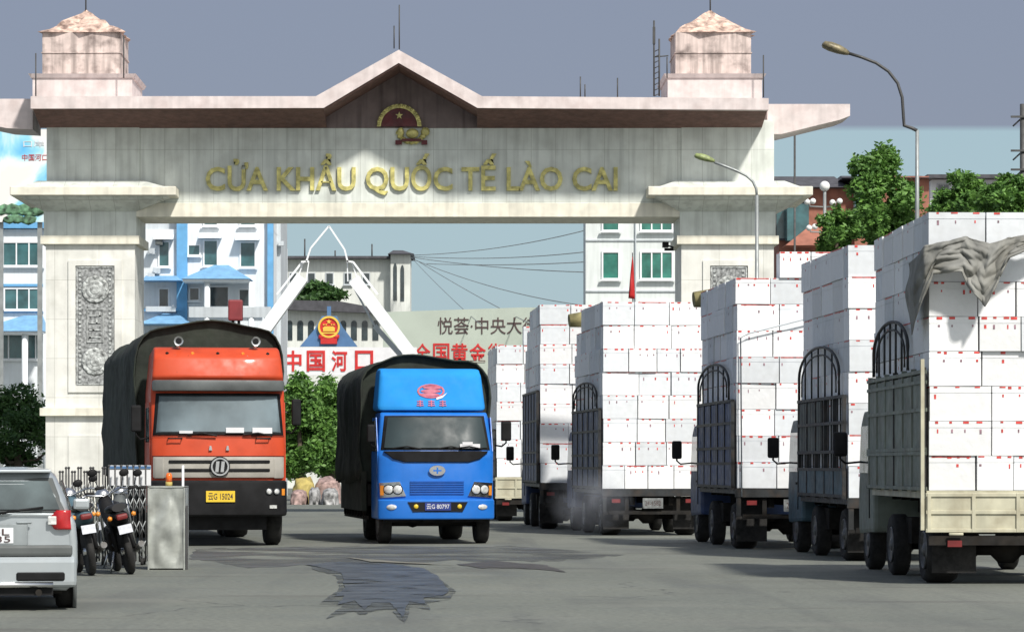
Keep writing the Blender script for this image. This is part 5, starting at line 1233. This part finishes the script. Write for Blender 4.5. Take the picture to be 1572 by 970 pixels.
mb = MB(); mb.cyl((wx(257, Yx), Yx+.25, zt+.05), .05, .06, 'z', 16); mb.build('beacon_base', X['yellow_tarp'], cb)
mb = MB(); mb.lathe([(.045, 0), (.048, .09), (.03, .13)], (wx(257, Yx), Yx+.25, zt+.08), 'z', 16); mb.build('beacon', M('beacon_orange', (.75, .14, .02), .2, var=.1), cb)
mb = MB(); mb.tube([(wx(280, Yx), Yx+.1, 0), (wx(280, Yx), Yx+.1, wz(714, Yx))], .018, 8); mb.build('marker_pole', X['white_paint'], cb)
mb = MB(); mb.box(wx(285, Yx), wx(288, Yx), Yx-.01, Yx+.05, 0, wz(716, Yx)*.62); mb.build('side_post', X['pole_dark'], cb)

# ------------------------------------------------------------------ motorbikes seen from behind
def motorbike(label, px, yb, yaw, lean, accent, plate_txt):
    Y = F*H/(yb-HY)
    r = thing('motorbike', label, 'motorbike', (wx(px, Y), Y, 0), 0, 'motorbikes parked by the folding gate', world=False)
    r.rotation_euler = (0, R(lean), R(yaw)); r.scale = (1.12, 1.12, 1.12)
    for yy_, nm in ((.28, 'w'), (1.48, 'w')):
        mb = MB(); mb.lathe([(.22, -.03), (.275, -.045), (.30, -.02), (.30, .02), (.275, .045), (.22, .03), (.215, 0)], (0, 0, 0), 'x', 26)
        wv = mb.build('wheel', X['rubber'], r); wv.location = (0, yy_, .30)
        mb = MB(); mb.cyl((0, 0, 0), .045, .12, 'x', 12)
        for k in range(12):
            a_ = k*math.pi/6; mb.tube([(0, .03*math.cos(a_), .03*math.sin(a_)), (0, .22*math.cos(a_+.2), .22*math.sin(a_+.2))], .005, 4)
        mb.build('spokes', X['chrome'], wv)
    mb = MB()
    mb.tube([(0, 1.2, .95), (0, 1.05, .72), (0, .85, .5), (0, .7, .42)], .035, 8); mb.tube([(0, .95, .62), (0, .6, .68), (0, .15, .78)], .03, 8)
    for sx in (-1, 1):
        mb.tube([(sx*.09, .28, .3), (sx*.09, .7, .4)], .02, 6); mb.tube([(sx*.11, .28, .32), (sx*.1, .42, .7)], .028, 8)
    mb.build('frame', X['black'], r)
    mb = MB()
    for sx in (-1, 1): mb.tube([(sx*.08, 1.48, .3), (sx*.08, 1.2, .9)], .022, 8)
    mb.tube([(-.33, 1.0, 1.02), (-.22, 1.12, 1.04), (0, 1.18, .98), (.22, 1.12, 1.04), (.33, 1.0, 1.02)], .014, 6); mb.build('fork', X['chrome'], r)
    for sx in (-1, 1): mb = MB(); mb.cyl((sx*.35, .97, 1.02), .02, .12, 'x', 8); mb.build('grip', X['rubber'], r)
    for sx in (-1, 1):
        mb = MB(); mb.tube([(sx*.22, 1.1, 1.04), (sx*.28, 1.08, 1.18)], .006, 5); mb.ball((sx*.3, 1.07, 1.22), .06, (1.1, .3, .8), 2); mb.build('mirror', X['black'], r)
    mb = MB(); mb.box(-.13, .13, .68, .95, .3, .55); mb.bevel(.04, 2); mb.cyl((0, .98, .4), .07, .2, 'y', 12); mb.build('engine', X['chassis'], r)
    mb = MB(); rs_ = []
    for y, w_, z0_, z1_ in ((.02, .06, .70, .78), (.12, .11, .62, .82), (.4, .13, .58, .8), (.7, .11, .56, .74), (.95, .08, .55, .72), (1.1, .1, .6, .92), (1.2, .09, .8, 1.0)):
        rs_.append([(w_*math.cos(t_), y, (z0_+z1_)/2+(z1_-z0_)/2*math.sin(t_)) for t_ in [k*math.pi/6 for k in range(12)]])
    mb.rings(rs_); mb.build('bodywork', X[accent], r)
    mb = MB(); rs_ = []
    for y, w_, z in ((.05, .09, .85), (.12, .13, .86), (.4, .14, .84), (.6, .12, .82), (.8, .08, .82)): rs_.append([(w_*math.cos(t_), y, z+.05*math.sin(t_)) for t_ in [k*math.pi/6 for k in range(12)]])
    mb.rings(rs_); mb.build('seat', X['seat'], r)
    mb = MB(); rs_ = []
    for k in range(8):
        a_ = R(40+k*17); rs_.append([(x, .28-.36*math.cos(a_)*1, .3+.36*math.sin(a_)+q) for x, q in ((-.07, -.02), (-.05, .01), (.05, .01), (.07, -.02), (.0, -.015))])
    mb.rings(rs_); mb.build('mudguard', X['black'], r)
    mb = MB(); mb.box(-.07, .07, -.07, .05, .70, .77); mb.bevel(.025, 2); mb.build('tail_light', X['tail_red'], r)
    for sx in (-1, 1):
        mb = MB(); mb.ball((sx*.15, -.02, .74), .035, sub=1); mb.build('indicator', X['amber'], r)
    mb = MB(); TT = Matrix.Translation((0, -.09, .58)) @ Matrix.Rotation(R(-20), 4, 'X'); mb.use(X['plate_bike']); mb.box(-.085, .085, -.006, .004, -.055, .055, TT); mb.build('number_plate', None, r)
    mb = MB(); mb.tube([(.12, .8, .3), (.15, .5, .27), (.16, -.05, .36)], [.02, .035, .04], 10); mb.build('exhaust_pipe', X['rim'], r)
    mb = MB(); mb.tube([(-.1, .65, .3), (-.22, .6, .02)], .012, 5); mb.build('side_stand', X['chrome'], r)
    mb = MB(); mb.lathe([(.02, -.0), (.09, .02), (.1, .1)], (0, 1.2, .98), 'y', 14); mb.build('headlamp', X['chrome'], r)
    return r
motorbike('motorbike half hidden by the silver car, dark with red tail light', 146, 884, 14, -9, 'teal_dark', '')
motorbike('black motorbike leaning left beside the steel motor box', 207, 882, 14, -13, 'black', '')
motorbike('farther motorbike between the other two, mostly hidden by them', 172, 874, -4, -7, 'greyplastic', '')

# ------------------------------------------------------------------ lamps, poles, flag, wires
Y = 45.0*K
t = thing('street_lamp', 'tall curved street lamp with dark head against the grey sky at top right', 'street lamp', (wx(1408, Y), Y, 0))
mb = MB(); mb.tube([(wx(1408, Y), Y, 0), (wx(1408, Y), Y, wz(330, Y)), (wx(1408, Y), Y, wz(200, Y))], [.07, .05, .042], 10); mb.build('pole', X['pole'], t)
P = [(1408, 201), (1400, 197), (1388, 193), (1387, 180), (1385, 150), (1378, 128), (1364, 110), (1345, 97), (1322, 88), (1302, 82)]
mb = MB(); mb.tube([W(a_, b_, Y) for a_, b_ in P], [.042, .04, .04]+[.036]*7, 8); mb.build('arm', X['pole_dark'], t)
def lamp_head(mb, p, q, Y, r):
    a, b = W(*p, Y), W(*q, Y); d = b-a; rs_ = []
    for t_, k in ((0, .3), (.06, .75), (.3, 1), (.6, .95), (.85, .7), (1, .4)):
        c = a+d*t_; nn = Vector((-d.z, 0, d.x)).normalized()
        rs_.append([c+nn*math.sin(x_)*r*k*(.9 if math.sin(x_) > 0 else .6)+Vector((0, 1, 0))*math.cos(x_)*r*1.2*k for x_ in [j*math.pi/6 for j in range(12)]])
    mb.rings(rs_)
mb = MB(); lamp_head(mb, (1262, 69), (1303, 83), Y, .15); mb.build('lamp_head', X['lamp_head'], t)
Y = 52.0*K
t = thing('street_lamp', 'smaller curved street lamp with greenish head in front of the right gate capital', 'street lamp', (wx(1163, Y), Y, 0))
mb = MB(); mb.tube([(wx(1162, Y), Y, 0), (wx(1162, Y), Y, wz(300, Y))], [.07, .045], 8); mb.build('pole', X['pole'], t)
mb = MB(); mb.tube([W(a_, b_, Y) for a_, b_ in ((1162, 302), (1161, 290), (1156, 279), (1146, 270), (1130, 262), (1112, 255), (1096, 249))], .035, 8); mb.build('arm', X['pole'], t)
mb = MB(); lamp_head(mb, (1066, 239), (1097, 248), Y, .12); mb.build('lamp_head', M('lamp_head_green', (.25, .3, .12), .5, var=.4, scale=10), t)
Y = 72.0*K
t = thing('globe_lamp', 'street lamp with a white globe on top and clusters of small globes', 'street lamp', (wx(1266, Y), Y, 0))
mb = MB(); mb.tube([(wx(1266, Y), Y, 0), (wx(1266, Y), Y, wz(293, Y))], .06, 8)
for px, py in ((1243, 310), (1283, 310), (1244, 349)): mb.tube([W(1266, py+8, Y), W(px, py+7, Y), W(px, py, Y)], .03, 6)
mb.build('pole', X['pole'], t)
for px, py, r_ in ((1266, 286, .19), (1239, 310, .11), (1248, 309, .11), (1278, 311, .11), (1289, 309, .11), (1242, 350, .11), (1251, 348, .11)):
    mb = MB(); mb.ball(W(px, py, Y), r_, sub=3); mb.build('globe', X['globe'], t)
Y = 90.0*K
t = thing('utility_pole', 'dark utility pole with crossarms cut off by the right edge', 'utility pole', (wx(1570, Y), Y, 0))
mb = MB(); mb.tube([(wx(1570, Y), Y, 0), (wx(1570, Y), Y, wz(160, Y))], .13, 8); mb.build('pole', X['pole_dark'], t)
for py in (180, 232, 261):
    mb = MB(); mb.box(wx(1551, Y), wx(1589, Y), Y-.2, Y-.1, wz(py+1.5, Y), wz(py-1.5, Y)); mb.tube([W(1555, py+14, Y), W(1568, py+2, Y)], .04, 5); mb.build('crossarm', X['pole_dark'], t)
t = thing('mast', 'thin grey mast rising beside the right end of the gate roof', 'mast', (wx(1220, 166), 166, 0))
mb = MB(); mb.tube([(wx(1220, 166), 166, 0), (wx(1220, 166), 166, wz(208, 166))], .06, 6); mb.build('pole', X['pole_dark'], t)
Y = 70.0*K
t = thing('flag', 'limp red flag on a thin pole above the wide box wall', 'flag', (wx(975, Y), Y, 0))
mb = MB(); mb.tube([(wx(973, Y), Y, 0), (wx(971, Y), Y, wz(388, Y))], .022, 6); mb.build('pole', X['pole_dark'], t)
mb = MB(); rs_ = []
for k in range(12):
    t_ = k/11; z = wz(394+64*t_, Y); wd = (1+9*t_**.8)*Y/F/2; cx = wx(971-1.5*t_, Y)
    rs_.append([(cx-wd, Y-.03, z), (cx-wd*.4, Y-.1-.05*math.sin(k), z), (cx+wd*.2, Y-.02, z), (cx+wd, Y-.08, z-.03), (cx+wd*.2, Y+.06, z), (cx-wd*.5, Y+.04, z)])
mb.rings(rs_); mb.build('cloth', X['red'], t)
wires = (((630, 392), (905, 352), 8), ((630, 395), (905, 418), 4), ((632, 396), (740, 500), 3), ((634, 398), (905, 470), 10), ((634, 394), (905, 386), 6), ((640, 400), (820, 500), 3), ((655, 405), (900, 402), 3))
for i, (p, q, sg) in enumerate(wires):
    Y0, Y1 = 148*K, 96*K; P = []
    for k in range(13):
        t_ = k/12; Yk = Y0+(Y1-Y0)*t_; P.append(W(p[0]+(q[0]-p[0])*t_, p[1]+(q[1]-p[1])*t_+sg*4*t_*(1-t_), Yk))
    mb = MB(); mb.tube(P, .025, 4)
    tag(mb.build('overhead_wire', X['pole']), 'thin overhead wire crossing pale sky under the gate, %s from the top' % ['first', 'third', 'sixth', 'fourth', 'second', 'seventh', 'fifth'][i], 'wire', 'overhead wires under the gate')
print('boxes', NBOX[0], 'objects', len(bpy.data.objects))
